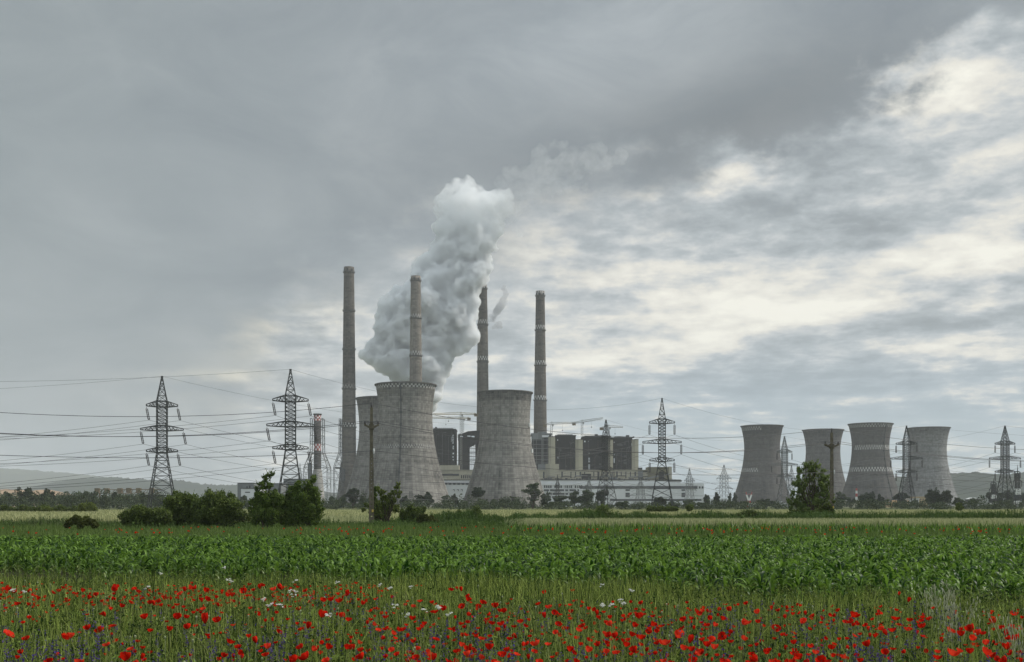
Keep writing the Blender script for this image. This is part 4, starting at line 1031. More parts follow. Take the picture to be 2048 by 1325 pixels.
# conveyor gantries and the spoil heap at the far left
def gantry(x0, x1, y, Y, label):
    X0, X1 = wx(x0, Y), wx(x1, Y); z = wz(y, Y)
    root = empty('conveyor_gantry', ((X0 + X1) / 2, Y, 0)); tag(root, label, 'conveyor', 'rusty conveyor gantries')
    w = (X1 - X0) / 2; mb = MB()
    for dz_ in (0, -2.6):
        for dy_ in (-1.2, 1.2): mb.bar((-w, dy_, z + dz_), (w, dy_, z + dz_), .5)
    n = int(w * 2 / 2.8)
    for i in range(n): mb.bar((-w + i * 2.8, -1.2, z - 2.6), (-w + i * 2.8 + (1.4 if i % 2 else 2.8), -1.2, z), .3)
    mb.build('truss', M['gantry'], root)
    for i in range(5):
        lb = MB(); lb.bar((-w + w * 2 * (i + .5) / 5, 0, 0), (-w + w * 2 * (i + .5) / 5, 0, z - 2.6), .9); lb.build('trestle', M['gantry'], root)
    for t in (-.95, -.35, .45):
        hb = MB(); hb.box((w * t, 0, z - .6), (3.2, 2.8, 3.4)); hb.build('drive_house', M['gantry'], root)
gantry(193, 258, 980, 800, 'rusty conveyor gantry on trestles above the misty trees, nearest the spoil heap')
gantry(256, 322, 979.5, 810, 'yellowish conveyor gantry behind the legs of the first pylon')
mb = MB(); hp = [(-120, 985), (-40, 979), (0, 979), (30, 980), (55, 982), (75, 979), (90, 982), (110, 988), (150, 998)]
Y = 900; xs = np.linspace(wx(-120, Y), wx(150, Y), 60); zz = np.interp(xs, [wx(a, Y) for a, b in hp], [wz(b, Y) for a, b in hp])
rows = [np.stack([xs, np.full(60, Y - 40 + 20 * i), np.maximum(zz * f_ + rng.normal(0, .25, 60), -.5)], 1) for i, f_ in enumerate((0, .6, .95, 1.0, .9, .4, 0))]
v = np.stack(rows); i = np.arange(6)[:, None] * 60; j = np.arange(59)[None]
mb.add(v.reshape(-1, 3), np.stack([i + j, i + j + 1, i + 61 + j, i + 60 + j], -1).reshape(-1, 4))
tag(mb.build('spoil_heap', M['spoil'], smooth=True), 'bare tan spoil heap behind the tall misty trees', 'hill', kind='structure')
# ================================================================ trees and bushes
def limbs(mb, base, tops, r0, n=6, droop=0.0):
    for t in tops:
        base_ = np.array(base, float); t = np.array(t, float)
        u = np.linspace(0, 1, n)[:, None]
        pts = base_ + (t - base_) * u
        pts[:, :2] = base_[:2] + (t - base_)[:2] * u ** 1.5
        pts[1:-1] += rng.normal(0, .02 * np.linalg.norm(t - base_), (n - 2, 3))
        mb.tube(pts, r0 * (1 - .85 * u[:, 0]), 5)
def plant_from_photo(name, label, cat, Y, blobs, n, size, mat, group=None, sub=6, f=.5, aspect=.5, droop=0.0, flat=0.0, trunk=True, r0=None, ydepth=.8, px=None, stem_mat='wood', shell=.5, twigs=0, fill=.3):
    """blobs = (photo x, photo y, radius in photo px); built in the round at distance Y"""
    k = Y / F
    x0 = np.mean([b[0] for b in blobs]) if px is None else px
    root = empty(name, (wx(x0, Y), Y, 0)); tag(root, label, cat, group)
    B = []
    for (x, y, r) in blobs:
        B.append([(x - x0) * k, rng.uniform(-.5, .5) * r * k, wz(y, Y), r * k, r * k * ydepth, r * k])
    B = np.array(B)
    sb = sub_blobs(B, sub, f) if sub else B
    n = int(n * 1.7); size = size * .74
    c, d, pick = in_blobs(sb, n, shell)
    c = np.vstack([c, in_blobs(B, max(1, int(n * fill)), .25)[0]]); c = c[c[:, 2] > .05]
    mb = MB(); leaves(mb, c, size * rng.uniform(.6, 1.35, len(c)), aspect=aspect, droop=droop, flat=flat)
    ns = int(n / 160)                                   # young shoots standing out of the outline
    i = rng.choice(len(B), ns); a = rng.uniform(0, 2 * PI, ns); hi = rng.uniform(-.2, 1.0, ns)
    st = B[i, :3] + np.stack([np.cos(a) * np.sqrt(1 - np.clip(hi, 0, .95) ** 2) * B[i, 3], np.sin(a) * B[i, 4] * .5, hi * B[i, 5]], 1)
    dr = np.stack([np.cos(a) * .45, np.sin(a) * .3, rng.uniform(.4, 1.1, ns) - droop * 1.5], 1) * (rng.uniform(3, 9, ns) * k)[:, None]
    t = rng.uniform(-.3, 1, (ns, 12)); c3 = (st[:, None] + dr[:, None] * t[..., None]).reshape(-1, 3); c3 = c3[c3[:, 2] > .05]
    leaves(mb, c3, size * .8 * rng.uniform(.6, 1.2, len(c3)), aspect=aspect)
    mb.build('crown', M[mat], root)
    if trunk:
        h = B[:, 2].max(); tb = MB(); r0 = r0 or h * .022
        limbs(tb, (0, 0, -.2), [(b[0], b[1], b[2]) for b in B], r0)
        if twigs:
            for b in sb[rng.choice(len(sb), min(twigs, len(sb)), replace=False)]: tb.bar((b[0] * .8, b[1] * .8, b[2] - b[5]), b[:3], r0 * .3, r0 * .1)
        tb.build('trunk', M[stem_mat], root)
    return root
Yb = 82.0
plant_from_photo('bramble_bush', 'small olive bramble with arching canes alone before the pale wheat', 'bush', 72.0, [(140, 1046, 8), (155, 1041, 9), (172, 1040, 9), (184, 1046, 8), (163, 1049, 9), (193, 1051, 5), (132, 1052, 5)], 3500, .16, 'bramble', droop=.5, sub=8)
g1 = 'dark bushes along the near field edge'
plant_from_photo('bush', 'low dark bush sloping up to the big bush mass', 'bush', Yb, [(280, 1034, 18), (310, 1038, 18), (262, 1038, 14), (252, 1036, 12), (270, 1028, 14), (288, 1026, 14), (308, 1030, 15), (330, 1034, 16), (285, 1041, 14), (318, 1044, 12), (258, 1044, 10)], 9000, .19, 'bush', g1, sub=9)
plant_from_photo('bush', 'tall dark bush with an uneven top in front of the first pylon', 'bush', Yb + 2, [(355, 1028, 24), (380, 1025, 18), (335, 1045, 12), (385, 1000, 13), (360, 1010, 20), (345, 1005, 15), (340, 1022, 18), (362, 1018, 20), (365, 996, 11), (350, 1040, 16), (378, 1036, 18), (372, 1010, 16), (330, 1036, 12), (352, 990, 8)], 12000, .2, 'bush', g1, sub=9)
plant_from_photo('bush', 'broad dark bush reaching up to the grey works building', 'bush', Yb + 1, [(410, 1030, 22), (435, 1012, 22), (460, 1012, 18), (475, 1030, 15), (395, 1020, 15), (492, 1038, 10), (400, 1010, 17), (420, 1000, 16), (438, 1003, 16), (418, 1025, 22), (445, 1025, 22), (398, 1038, 16), (468, 1020, 16), (470, 1005, 13), (455, 1040, 15), (480, 1034, 12), (425, 1042, 15), (417, 984, 7), (440, 988, 8), (462, 992, 7), (484, 1010, 6)], 17000, .2, 'bush', g1, sub=9)
plant_from_photo('young_tree', 'sparse young tree with an open leafy top before the works buildings', 'tree', Yb, [(533, 957, 8), (541, 948, 7), (524, 972, 9), (514, 978, 5), (538, 972, 8), (558, 1000, 14), (535, 1025, 22), (508, 1022, 12), (528, 995, 18), (515, 1005, 14), (540, 1010, 20), (520, 1028, 18), (548, 1032, 18), (535, 1042, 14), (510, 1040, 9), (545, 990, 10)], 9500, .2, 'acacia', 'drooping trees at the near field edge', sub=7, f=.4, r0=.07)
plant_from_photo('young_tree', 'dense dark tree with drooping sprays beside the framed chimney', 'tree', Yb + .6, [(566, 1020, 16), (572, 1000, 13), (600, 1020, 26), (575, 1045, 12), (630, 1038, 13), (628, 957, 7), (618, 968, 10), (602, 975, 14), (585, 985, 14), (625, 985, 14), (605, 1000, 24), (632, 1004, 13), (640, 1018, 8), (575, 1010, 16), (618, 1025, 24), (585, 1034, 20), (638, 1030, 10), (606, 1042, 16), (568, 1040, 12), (630, 990, 14)], 17000, .21, 'acacia', 'drooping trees at the near field edge', sub=8, f=.38, droop=.35, flat=.3, r0=.09)
Yp = 97.0
plant_from_photo('sapling', 'light green sapling with upswept shoots right beside the concrete pole', 'tree', Yp, [(759, 1010, 10), (770, 1000, 10), (764, 985, 6), (757, 978, 4), (775, 1015, 12), (785, 1000, 9), (789, 985, 6), (794, 975, 5), (797, 968, 4), (780, 990, 6), (790, 1018, 9), (752, 1022, 10), (768, 1030, 12), (800, 985, 4), (797, 992, 5), (735, 1010, 5), (728, 1020, 5)], 4200, .22, 'sapling', sub=7, f=.38, r0=.06)
plant_from_photo('young_tree', 'narrow dark sapling hidden behind the concrete pole', 'tree', Yp + 3, [(748, 990, 7), (752, 978, 6), (746, 1003, 8), (753, 1012, 9), (745, 1024, 9), (756, 1032, 9)], 2600, .22, 'acacia', sub=6, r0=.06)
plant_from_photo('bush', 'round dark bush between the sapling and the thorn scrub', 'bush', Yp, [(808, 1030, 11), (820, 1024, 11), (832, 1028, 10), (815, 1036, 10), (838, 1036, 8), (822, 1016, 5)], 4800, .2, 'bush', sub=8)
plant_from_photo('bush', 'small dark tuft of a bush above the thorn scrub', 'bush', Yp + 6, [(846, 1020, 6), (843, 1025, 5)], 900, .2, 'bush', sub=5)
plant_from_photo('bush', 'tangled olive thorn scrub beside the round dark bush', 'bush', Yp - 4, [(848, 1036, 8), (860, 1040, 8), (872, 1044, 6), (838, 1042, 6)], 2400, .18, 'bramble', sub=8)
def spiky(px, ytop, ybot, hw, label, mat='weeds', n=900):
    Y = 104.0; k = Y / F; h = wz(ytop, Y)
    root = empty('spiky_bush', (wx(px, Y), Y, 0)); tag(root, label, 'bush', 'upright spiky bushes')
    mb = MB(); N = n
    az = rng.uniform(0, 2 * PI, N); r = rng.uniform(0, .3, N) * hw * k
    base = np.stack([np.cos(az) * r, np.sin(az) * r, np.zeros(N)], 1)
    ln = rng.uniform(.05, 1.0, N)
    d = np.stack([np.cos(az) * ln * hw * k, np.sin(az) * ln * hw * k, h * (1.05 - .45 * ln ** 2) * rng.uniform(.6, 1, N)], 1)
    t = rng.uniform(.2, 1, (N, 5))
    c = (base[:, None] + d[:, None] * t[..., None]).reshape(-1, 3)
    leaves(mb, c, .24 * rng.uniform(.6, 1.3, len(c)), aspect=.28, droop=-.6)
    mb.build('foliage', M['bush'], root)
    sb = MB()
    for i in range(26): sb.bar(base[i], base[i] + d[i] * .95, .035, .01)
    sb.build('stem', M['wood'], root)
spiky(953, 1011, 1040, 12, 'upright spiky dark bush standing alone before the plain cooling tower')
spiky(1206, 1008, 1036, 18, 'wide spiky dark bush growing in the weed bank below the boiler houses', n=1100)
plant_from_photo('sapling', 'tiny light green sapling in the wheat before the gap of the two great towers', 'tree', 124.0, [(918, 1022, 3), (915, 1025, 3), (921, 1026, 2.5)], 260, .24, 'sapling', sub=0)
Yw = 119.0
plant_from_photo('willow', 'leafy green willow beside the second concrete pole', 'tree', Yw, [(1592, 966, 10), (1610, 932, 9), (1635, 928, 9), (1585, 1000, 12), (1662, 992, 8), (1618, 932, 10), (1605, 945, 12), (1630, 938, 12), (1645, 948, 12), (1655, 962, 10), (1622, 955, 18), (1640, 968, 18), (1600, 968, 15), (1655, 985, 10), (1592, 985, 10), (1618, 985, 20), (1640, 995, 16), (1605, 1005, 17), (1590, 1012, 12), (1622, 1012, 16), (1645, 1015, 14), (1585, 1025, 8), (1655, 1003, 8), (1662, 975, 5)],
                 10500, .4, 'willow', sub=9, f=.28, aspect=.22, droop=.3, r0=.13, twigs=60, fill=.06)
plant_from_photo('bush', 'yellow green shrub at the foot of the willow pole', 'bush', Yw - 3, [(1655, 1015, 9), (1645, 1024, 10), (1635, 1030, 9), (1655, 1030, 9), (1662, 1022, 6), (1668, 1004, 3)], 3600, .26, 'yellow_green', sub=8)
plant_from_photo('bush', 'dark low shrub under the willow on the side of the dark towers', 'bush', Yw - 1, [(1595, 1028, 8), (1610, 1030, 9), (1625, 1031, 8), (1580, 1031, 5)], 2600, .26, 'bush', sub=7)
plant_from_photo('bush', 'low dark mound bush in the weed bank below the first dark tower', 'bush', 104.0, [(1492, 1030, 8), (1505, 1028, 8), (1498, 1025, 5), (1482, 1032, 6)], 1800, .24, 'bush', sub=7)
plant_from_photo('bush', 'round dark bush standing in the far wheat below the end of the hall', 'bush', 200, [(1379, 1018, 6), (1382, 1014, 4.5), (1376, 1014, 4)], 1500, .34, 'bush', sub=6)
plant_from_photo('bush', 'round dark bush in the far wheat below the palest cooling tower', 'bush', 215, [(1918, 1014, 6), (1915, 1017, 5), (1921, 1017, 5)], 1500, .34, 'bush', sub=6)
plant_from_photo('hedge', 'low dark clipped hedge in front of the pylon by the hall end', 'hedge', 190, [(1296 + i * 6.2, 1018.5, 4.8 + (i * 5 % 3) * .5) for i in range(10)], 3600, .34, 'bush', sub=6)
plant_from_photo('hedge', 'dark green hedge along the far edge of the wheat beyond the bramble', 'hedge', 205, [(0 + i * 9, 1021 - (i * 3 % 4) * .9, 5 + (i * 7 % 4) * .8) for i in range(-1, 20)], 9000, .34, 'bush', sub=6)
plant_from_photo('bush', 'bright green rounded bush rising out of the hedge near the misty trees', 'bush', 200, [(170, 1014, 8), (180, 1013, 8), (188, 1017, 7), (163, 1018, 6), (92, 1019, 7), (100, 1020, 6)], 3200, .33, 'sapling', sub=7)

# ---------------------------------------------------------------- belt of trees before the plant
def belt_tree(shape, px, ytop, w, Y, label, dark=False):
    k = Y / F; h = wz(ytop, Y); r = w / 2 * k
    root = empty('tree', (wx(px, Y), Y, 0)); tag(root, label, 'tree', 'grey green trees in the belt before the power station')
    if shape == 'round': B = [[rng.uniform(-.45, .45) * r, rng.uniform(-.5, .5) * r, h * z, r * q, r * q, h * .17] for z, q in ((.8, .55), (.72, .7), (.6, .75), (.5, .8), (.62, .7), (.4, .75), (.28, .6), (.85, .35))]
    elif shape == 'lollipop': B = [[rng.uniform(-.25, .25) * r, rng.uniform(-.4, .4) * r, h * z, r * q, r * q, h * .13] for z, q in ((.87, .6), (.78, .85), (.68, .9), (.6, .75), (.74, .7))]
    elif shape == 'spread': B = [[x * r, rng.uniform(-.4, .4) * r, h * z, r * .42, r * .42, h * .12] for x, z in ((-.65, .68), (-.35, .84), (0, .9), (.35, .86), (.62, .7), (-.3, .62), (.3, .6), (0, .7), (-.1, .42), (.2, .4))]
    elif shape == 'poplar': B = [[rng.uniform(-.2, .2) * r, 0, h * z, r * q, r * q, h * .14] for z, q in ((.2, .7), (.35, .9), (.5, 1), (.65, .9), (.78, .75), (.9, .45))]
    else: B = [[rng.uniform(-.7, .7) * r, rng.uniform(-.5, .5) * r, h * rng.uniform(.3, .85), r * .45, r * .45, h * .16] for _ in range(9)]
    B = np.array(B); sb = sub_blobs(B, 7, .48)
    n = int(min(4200, 800 + 42 * w * (HY + 8 - ytop) / 6))
    c, d, p = in_blobs(sb, n, .45); c = c[c[:, 2] > .1]
    mb = MB(); leaves(mb, c, .6 * (Y / 500) ** .5 * rng.uniform(.55, 1.3, len(c)), aspect=.6)
    mb.build('crown', M['far_dark' if dark else 'far_tree'], root)
    tb = MB(); limbs(tb, (0, 0, -.2), [(b[0], b[1], b[2]) for b in B[:5]], max(.14, h * .022)); tb.build('trunk', M['wood'], root)
BELT = [
 ('round', 12, 984, 26, 560, 'low tree at the outer end of the belt under the spoil heap', 0),
 ('round', 46, 976, 34, 540, 'big dark twin-headed tree in front of the spoil heap, crowned by a stray tuft', 1),
 ('lollipop', 57, 973, 14, 545, 'tall thin tree poking above the big dark tree at the spoil heap', 1),
 ('round', 94, 979, 30, 540, 'broad dark tree just beyond the spoil heap, standing clear of its neighbours', 1),
 ('ragged', 128, 992, 34, 560, 'low spreading tree before the green bank, between broad dark tree and gantry', 0),
 ('round', 172, 984, 20, 560, 'tree with a rounded top just short of the rusty gantry', 0),
 ('round', 188, 982, 16, 575, 'slimmer tree touching the end of the rusty gantry', 0),
 ('ragged', 210, 993, 30, 520, 'pale bushy tree below the rusty gantry', 0),
 ('round', 233, 986, 20, 560, 'dark tree covering the middle of the rusty gantry', 1),
 ('ragged', 262, 990, 26, 540, 'tree filling the gap between the two gantries', 0),
 ('round', 290, 987, 24, 560, 'dark tree just beside the legs of the first pylon', 1),
 ('round', 310, 990, 20, 570, 'small dark tree between the legs of the first pylon', 1),
 ('ragged', 488, 990, 24, 600, 'small tree in front of the pale low shed', 0),
 ('ragged', 668, 992, 26, 560, 'bushy tree at the foot of the lattice mast', 0),
 ('round', 687, 992, 18, 545, 'small rounded tree at the foot of the tallest chimney', 0),
 ('spread', 706, 977, 32, 520, 'broad flat-topped pine-like tree before the half hidden cooling tower', 1),
 ('round', 725, 990, 18, 540, 'tree next to the concrete pole, darker than its misty neighbours', 0),
 ('round', 809, 991, 16, 540, 'narrow tree on the ladder line of the check-rimmed tower', 1),
 ('round', 838, 990, 22, 560, 'tree before the middle foot of the check-rimmed tower', 1),
 ('round', 857, 984, 20, 560, 'taller tree before the outer foot of the check-rimmed tower', 1),
 ('round', 893, 991, 20, 600, 'tree at the corner of the check-rimmed tower and the white hall', 0),
 ('round', 910, 989, 14, 610, 'small dark tree at the gap between the two great towers', 1),
 ('ragged', 928, 1000, 24, 580, 'low bushy tree in front of the gap between the two great towers', 0),
 ('lollipop', 957, 973, 27, 520, 'tall lollipop shaped tree before the plain cooling tower', 1),
 ('round', 990, 999, 18, 560, 'low pale tree between the lollipop tree and the dark pair', 0),
 ('round', 1012, 994, 22, 560, 'first of two dark trees before the middle of the plain tower', 1),
 ('round', 1030, 993, 16, 565, 'second of two dark trees before the middle of the plain tower, nearer the fan-shaped one', 1),
 ('spread', 1066, 966, 42, 520, 'large fan-shaped tree at the outer foot of the plain cooling tower', 0),
 ('round', 1092, 985, 24, 530, 'rounded tree leaning on the large fan-shaped tree', 0),
 ('ragged', 1122, 990, 30, 540, 'loose tree below the first windows of the white hall', 0),
 ('round', 1148, 981, 22, 530, 'upright tree at the end of the dark-glazed windows of the hall', 0),
 ('round', 1174, 979, 30, 525, 'broad misty tree before the slender strain pylon', 0),
 ('round', 1206, 976, 28, 515, 'dark squarish tree under the lattice pylon of the boiler houses', 1),
 ('ragged', 1243, 1002, 30, 540, 'low wide tree under the broad squat strain pylon', 0),
 ('round', 1318, 994, 28, 560, 'tree between the legs of the dark pylon at the hall end', 1),
 ('ragged', 1345, 1002, 24, 560, 'low tree just past the dark pylon at the hall end', 0),
 ('round', 1374, 1000, 26, 560, 'rounded low tree below the small strain pylon', 0),
 ('ragged', 1402, 1005, 22, 560, 'bushy tree at the outer corner of the white hall', 0),
 ('poplar', 1433, 985, 11, 560, 'dark narrow poplar alone before the white office block', 1),
 ('round', 1413, 988, 12, 760, 'small round tree beside the hall corner behind the office block', 1),
 ('poplar', 1461, 987, 9, 760, 'first of two small poplars behind the office block near the dark tower', 1),
 ('poplar', 1470, 987, 9, 765, 'second small poplar behind the office block, touching the dark tower', 1),
 ('round', 1459, 1002, 24, 560, 'low round tree hiding the lower windows of the office block', 0),
 ('ragged', 1486, 998, 20, 580, 'small tree at the near foot of the first dark tower by the portal mast', 0),
 ('round', 1530, 998, 26, 600, 'dark rounded tree before the first dark cooling tower', 1),
 ('round', 1548, 1002, 20, 590, 'lower tree joined to the dark rounded one, nearer the thin pylon', 0),
 ('round', 1682, 985, 22, 620, 'dim tree behind the willow pole, before the grey tower', 0),
 ('ragged', 1702, 996, 18, 640, 'dim low tree behind the cream depot', 0),
 ('round', 1735, 984, 34, 560, 'large dark tree standing between the cream depot and the peach one', 1),
 ('round', 1752, 1000, 26, 545, 'low dark tree spilling over the end of the peach depot', 1),
 ('round', 1761, 988, 11, 640, 'small ball-headed tree rising behind the peach depot', 1),
 ('spread', 1803, 986, 34, 620, 'wide dark tree behind the peach end building and pylon', 1),
 ('round', 1857, 986, 18, 740, 'dark tree looking over the roof of the ochre apartment block', 1),
 ('round', 1868, 978, 26, 560, 'tallest dark tree of the group beside the ochre apartments', 1),
 ('round', 1888, 981, 34, 560, 'broad dark tree of the group beside the ochre apartments', 1),
 ('round', 1915, 995, 22, 560, 'smaller airy tree at the end of the dark group under the palest tower', 0),
 ('ragged', 1936, 1003, 16, 640, 'small tree beside the dark tank house', 0),
 ('round', 1983, 982, 20, 760, 'first dark tree of the grove behind the shorter white footed mast', 1),
 ('round', 1999, 984, 22, 765, 'dark grove tree between the shorter mast and the last pylon', 1),
 ('round', 2017, 981, 24, 765, 'dark grove tree behind the legs of the last pylon', 1),
 ('round', 2033, 984, 20, 770, 'dark grove tree right behind the hooped mast', 1),
 ('round', 2050, 986, 24, 770, 'dark grove tree cut by the frame beyond the hooped mast', 1),
]
for s_, px, yt, w, Y, lab, dk in BELT: belt_tree(s_, px, yt, w, Y, lab, dk)
# undergrowth between them
mb = MB(); cs = []
for i in range(620):
    px = rng.uniform(-60, 2110); Y = rng.uniform(380, 640); r = rng.uniform(1.0, 2.6)
    hgt = rng.uniform(2.2, 6.2) * (0.75 if px > 1400 else 1.0)
    if px < 340: hgt *= 1.35
    if 1085 < px < 1410: hgt *= .62
    cs.append([wx(px, Y), Y, hgt * .45, r * 1.5, r, hgt * .5])
c, d, p = in_blobs(sub_blobs(cs, 5, .5), 85000, .5); c = c[c[:, 2] > 0]
leaves(mb, c, .62 * rng.uniform(.6, 1.3, len(c)), aspect=.65)
tag(mb.build('scrub', M['scrub']), 'misty scrub growing under the trees before the power station', 'scrub', kind='stuff')
# green bank far left and small trees on the ridge line
mb = MB(); cs = []
for i in range(170):
    px = rng.uniform(-40, 330); Y = rng.uniform(640, 760); cs.append([wx(px, Y), Y, wz(997 - 8 * rng.random() ** .7 * (1 if px > 90 else .6), Y) * rng.uniform(.5, 1), 3.2, 3, 2.6])
c, d, p = in_blobs(sub_blobs(cs, 4, .5), 17000, .5); c = c[c[:, 2] > 0]
leaves(mb, c, 1.0 * rng.uniform(.6, 1.3, len(c)), aspect=.65)
tag(mb.build('woods', M['far_tree']), 'green wooded bank below the rusty conveyor gantries', 'woods', kind='stuff')
# ================================================================ crops, grass and flowers
def scatter(n, y0, y1, margin=1.06):
    """n points on the ground inside the view between two distances"""
    Y = np.sqrt(rng.uniform(y0 ** 2, y1 ** 2, n)); X = rng.uniform(-1, 1, n) * (Y * .468 * margin + 2.6)
    return X, Y
Z0 = lambda X, Y: np.stack([X, Y, np.zeros(len(X))], 1)
# --- wheat
def crop(label, n, reg, h, w, mat='wheat', name='wheat'):
    X, Y = reg(n); mb = MB()
    blades(mb, Z0(X, Y), h * rng.uniform(.8, 1.15, len(X)), w * rng.uniform(.7, 1.3, len(X)), .12, 2, tipw=.5)
    tag(mb.build(name, M[mat]), label, name, kind='stuff')
def reg_near(n):
    X, Y = scatter(n, 81, 98); k = (X > .012 * Y + rng.normal(0, .8, len(X)) + np.clip(85 - Y, 0, 9) * .25) ; return X[k], Y[k]
crop('pale ripening wheat in the strip before the dark weed bank', 80000, reg_near, .7, .055)
def reg_far(n):
    X, Y = scatter(n, 125, 270); return X, Y
crop('pale far wheat field along the foot of the tree belt', 90000, reg_far, .75, .14)
def reg_left(n):
    X, Y = scatter(n, 106, 122); k = X < -.345 * Y + rng.normal(0, .8, len(X)); return X[k], Y[k]
crop('wheat with tall dry weeds behind the arching bramble', 16000, reg_left, .75, .08)
def reg_mid(n):
    X, Y = scatter(n, 100, 126); k = (X > -.185 * Y) & (X < -.13 * Y); return X[k], Y[k]
crop('pale wheat glimpsed between the drooping tree and the pole', 20000, reg_mid, .7, .08)
# --- weed bank
def bank(n, y0, y1, cond, h, w, label, mat, name, lumps=True):
    X, Y = scatter(n, y0, y1); k = cond(X, Y); X, Y = X[k], Y[k]
    hh = h * rng.uniform(.55, 1.15, len(X))
    if lumps: hh = hh * (.85 + .16 * np.sin(X * .43 + Y * .1) * np.sin(X * .071 + 1.3) + .12 * np.sin(X * 1.1) + .1 * np.sin(X * 2.7))
    hh = np.clip(hh, .15, None)
    mb = MB(); blades(mb, Z0(X, Y), hh, w * rng.uniform(.6, 1.4, len(X)), .3, 2, tipw=.2)
    m2 = rng.random(len(X)) < .5
    c = Z0(X[m2], Y[m2]); c[:, 2] = hh[m2] * rng.uniform(.2, .95, m2.sum())
    leaves(mb, c, w * 3.2 * rng.uniform(.6, 1.4, len(c)), aspect=.5)
    tag(mb.build(name, M[mat]), label, 'weeds', kind='stuff')
bank(60000, 100, 113, lambda X, Y: X > -.075 * Y, 1.28, .07, 'dark green bank of tall weeds between the two wheat strips', 'weeds', 'weeds')
bank(26000, 72, 96, lambda X, Y: (X < .01 * Y) & (Y > 84 + 5 * np.sin(X * .3)), .75, .06, 'dark weeds round the feet of the bushes and the pole', 'weeds', 'weeds')
bank(16000, 96, 112, lambda X, Y: (X < .01 * Y) & (X > -.13 * Y), .8, .075, 'weeds round the thorn scrub beside the pole', 'weeds', 'weeds')
bank(9000, 88, 105, lambda X, Y: X < -.33 * Y, .75, .06, 'dry greyish weeds before the pale wheat behind the bramble', 'dry_weeds', 'weeds')
# --- rough grass between maize and bushes
X, Y = scatter(120000, 45, 98); mb = MB()
keep = rng.random(len(X)) < (1.25 - Y / 140); X, Y = X[keep], Y[keep]
blades(mb, Z0(X, Y), .42 * rng.uniform(.5, 1.3, len(X)), .03 * (Y / 60) * rng.uniform(.6, 1.4, len(X)), .35, 2)
tag(mb.build('grass', M['grass_far']), 'rough green grass with scattered poppies beyond the maize', 'grass', kind='stuff')
# far broad-leaved plants along the near edge of the wheat
X, Y = scatter(3600, 66, 81); k = X > 0; X, Y = X[k], Y[k]; mb = MB()
for _ in range(3): blades(mb, Z0(X + rng.normal(0, .15, len(X)), Y), .62 * rng.uniform(.6, 1.3, len(X)), .08, .5, 3)
tag(mb.build('weeds', M['maize']), 'broad leaved green weeds edging the nearer wheat strip', 'weeds', kind='stuff')

# --- maize
def maize_mesh(h, seed, pale=False, n=8):
    r = np.random.default_rng(seed); mb = MB()
    mb.tube([(0, 0, 0), (0.01, 0, h * .4), (0, .01, h * .75)], [.014, .012, .006], 5)
    a0 = r.uniform(0, PI)
    for i in range(n):
        t = i / (n - 1); az = a0 + (i % 2) * PI + r.normal(0, .35)
        L = h * (.62 + .5 * math.sin(t * 2.2 + .4)) * r.uniform(.65, 1.15) * .66
        up = .55 + .85 * t + r.normal(0, .12); z0 = h * (.1 + .58 * t)
        d = np.array([math.cos(az), math.sin(az), 0]); side = np.array([-d[1], d[0], 0]); w = .027 * h / .7 * (1.15 - .35 * abs(t - .5)) * 1.35
        p = np.array([0, 0, z0]); th = up; vs = []; m_ = 5; tw = r.normal(0, .5)
        for j in range(m_ + 1):
            u = j / m_; ww = w * min(1, .55 + u * 2.5) * (1 - u ** 2.4) + .001
            sd = side * math.cos(tw * u) + np.array([0, 0, 1.0]) * math.sin(tw * u)
            vs += [p - sd * ww + [0, 0, ww * .35], p.copy(), p + sd * ww + [0, 0, ww * .35]]
            p = p + (d * math.cos(th) + np.array([0, 0, 1.0]) * math.sin(th)) * L / m_
            th -= (2.5 + r.normal(0, .45)) / m_ * (0.5 + 1.1 * u)
        q = []
        for j in range(m_): q += [[j * 3, j * 3 + 1, j * 3 + 4, j * 3 + 3], [j * 3 + 1, j * 3 + 2, j * 3 + 5, j * 3 + 4]]
        mb.add(vs, q)
    return mb
mz = [maize_mesh(rng.uniform(.46, .6), 100 + i) for i in range(14)]
mzs = [maize_mesh(rng.uniform(.38, .52), 200 + i, n=6) for i in range(6)]
pts = []
for row in np.arange(17.5, 49.5, .37):
    xs = np.arange(-.5 * row - 2.5, .5 * row + 2.5, .175)
    xs = xs + rng.uniform(-.1, .1, len(xs)); ys = row + rng.uniform(-.12, .12, len(xs)) + .06 * xs
    for x, y in zip(xs, ys):
        e = y - (y_mz(x) - .6 + .9 * math.sin(x * .9) + .6 * math.sin(x * 2.3 + 1))
        if e > 0 and rng.random() > (.1 if e > 3 else .62 - .17 * e) and math.sin(x * 1.3 + y * .5) * math.sin(y * .9 - x * .3) < .93 and y < 49:
            if x > 3.5 and abs((x - .32 * y) % 2.6) < .25 and y < 24: continue       # bare tractor rows
            pts.append((x, y, e))
pts.sort(key=lambda p: p[1])
pts = np.array(pts)
MZL = 'young maize plant at the near edge of the maize field, its arching leaves showing whole'
mm = [b.mesh('maize_plant', M['maize'], True) for b in mz]; mp = [b.mesh('maize_plant', M['maize_pale'], True) for b in mzs]
near = np.argsort(pts[:, 2] + rng.uniform(0, .4, len(pts)))[:300]
isn = np.zeros(len(pts), bool); isn[near] = True
for i in near:
    x, y, e = pts[i]; small = e < 1.6
    o = link('maize_plant', random.choice(mp if small and random.random() < .45 else mm))
    o.location = (x, y, 0); o.rotation_euler = (random.gauss(0, .06), random.gauss(0, .06), random.uniform(0, 6.3)); s = random.uniform(.7, .95) if small else random.uniform(.85, 1.1)
    o.scale = (s, s, s)
    tag(o, MZL, 'maize', 'maize plants along the near edge of the crop')
src = []
for b in mz: src.append((np.vstack(b.v), np.vstack(b.q)))
mb = MB()
rest = pts[~isn]
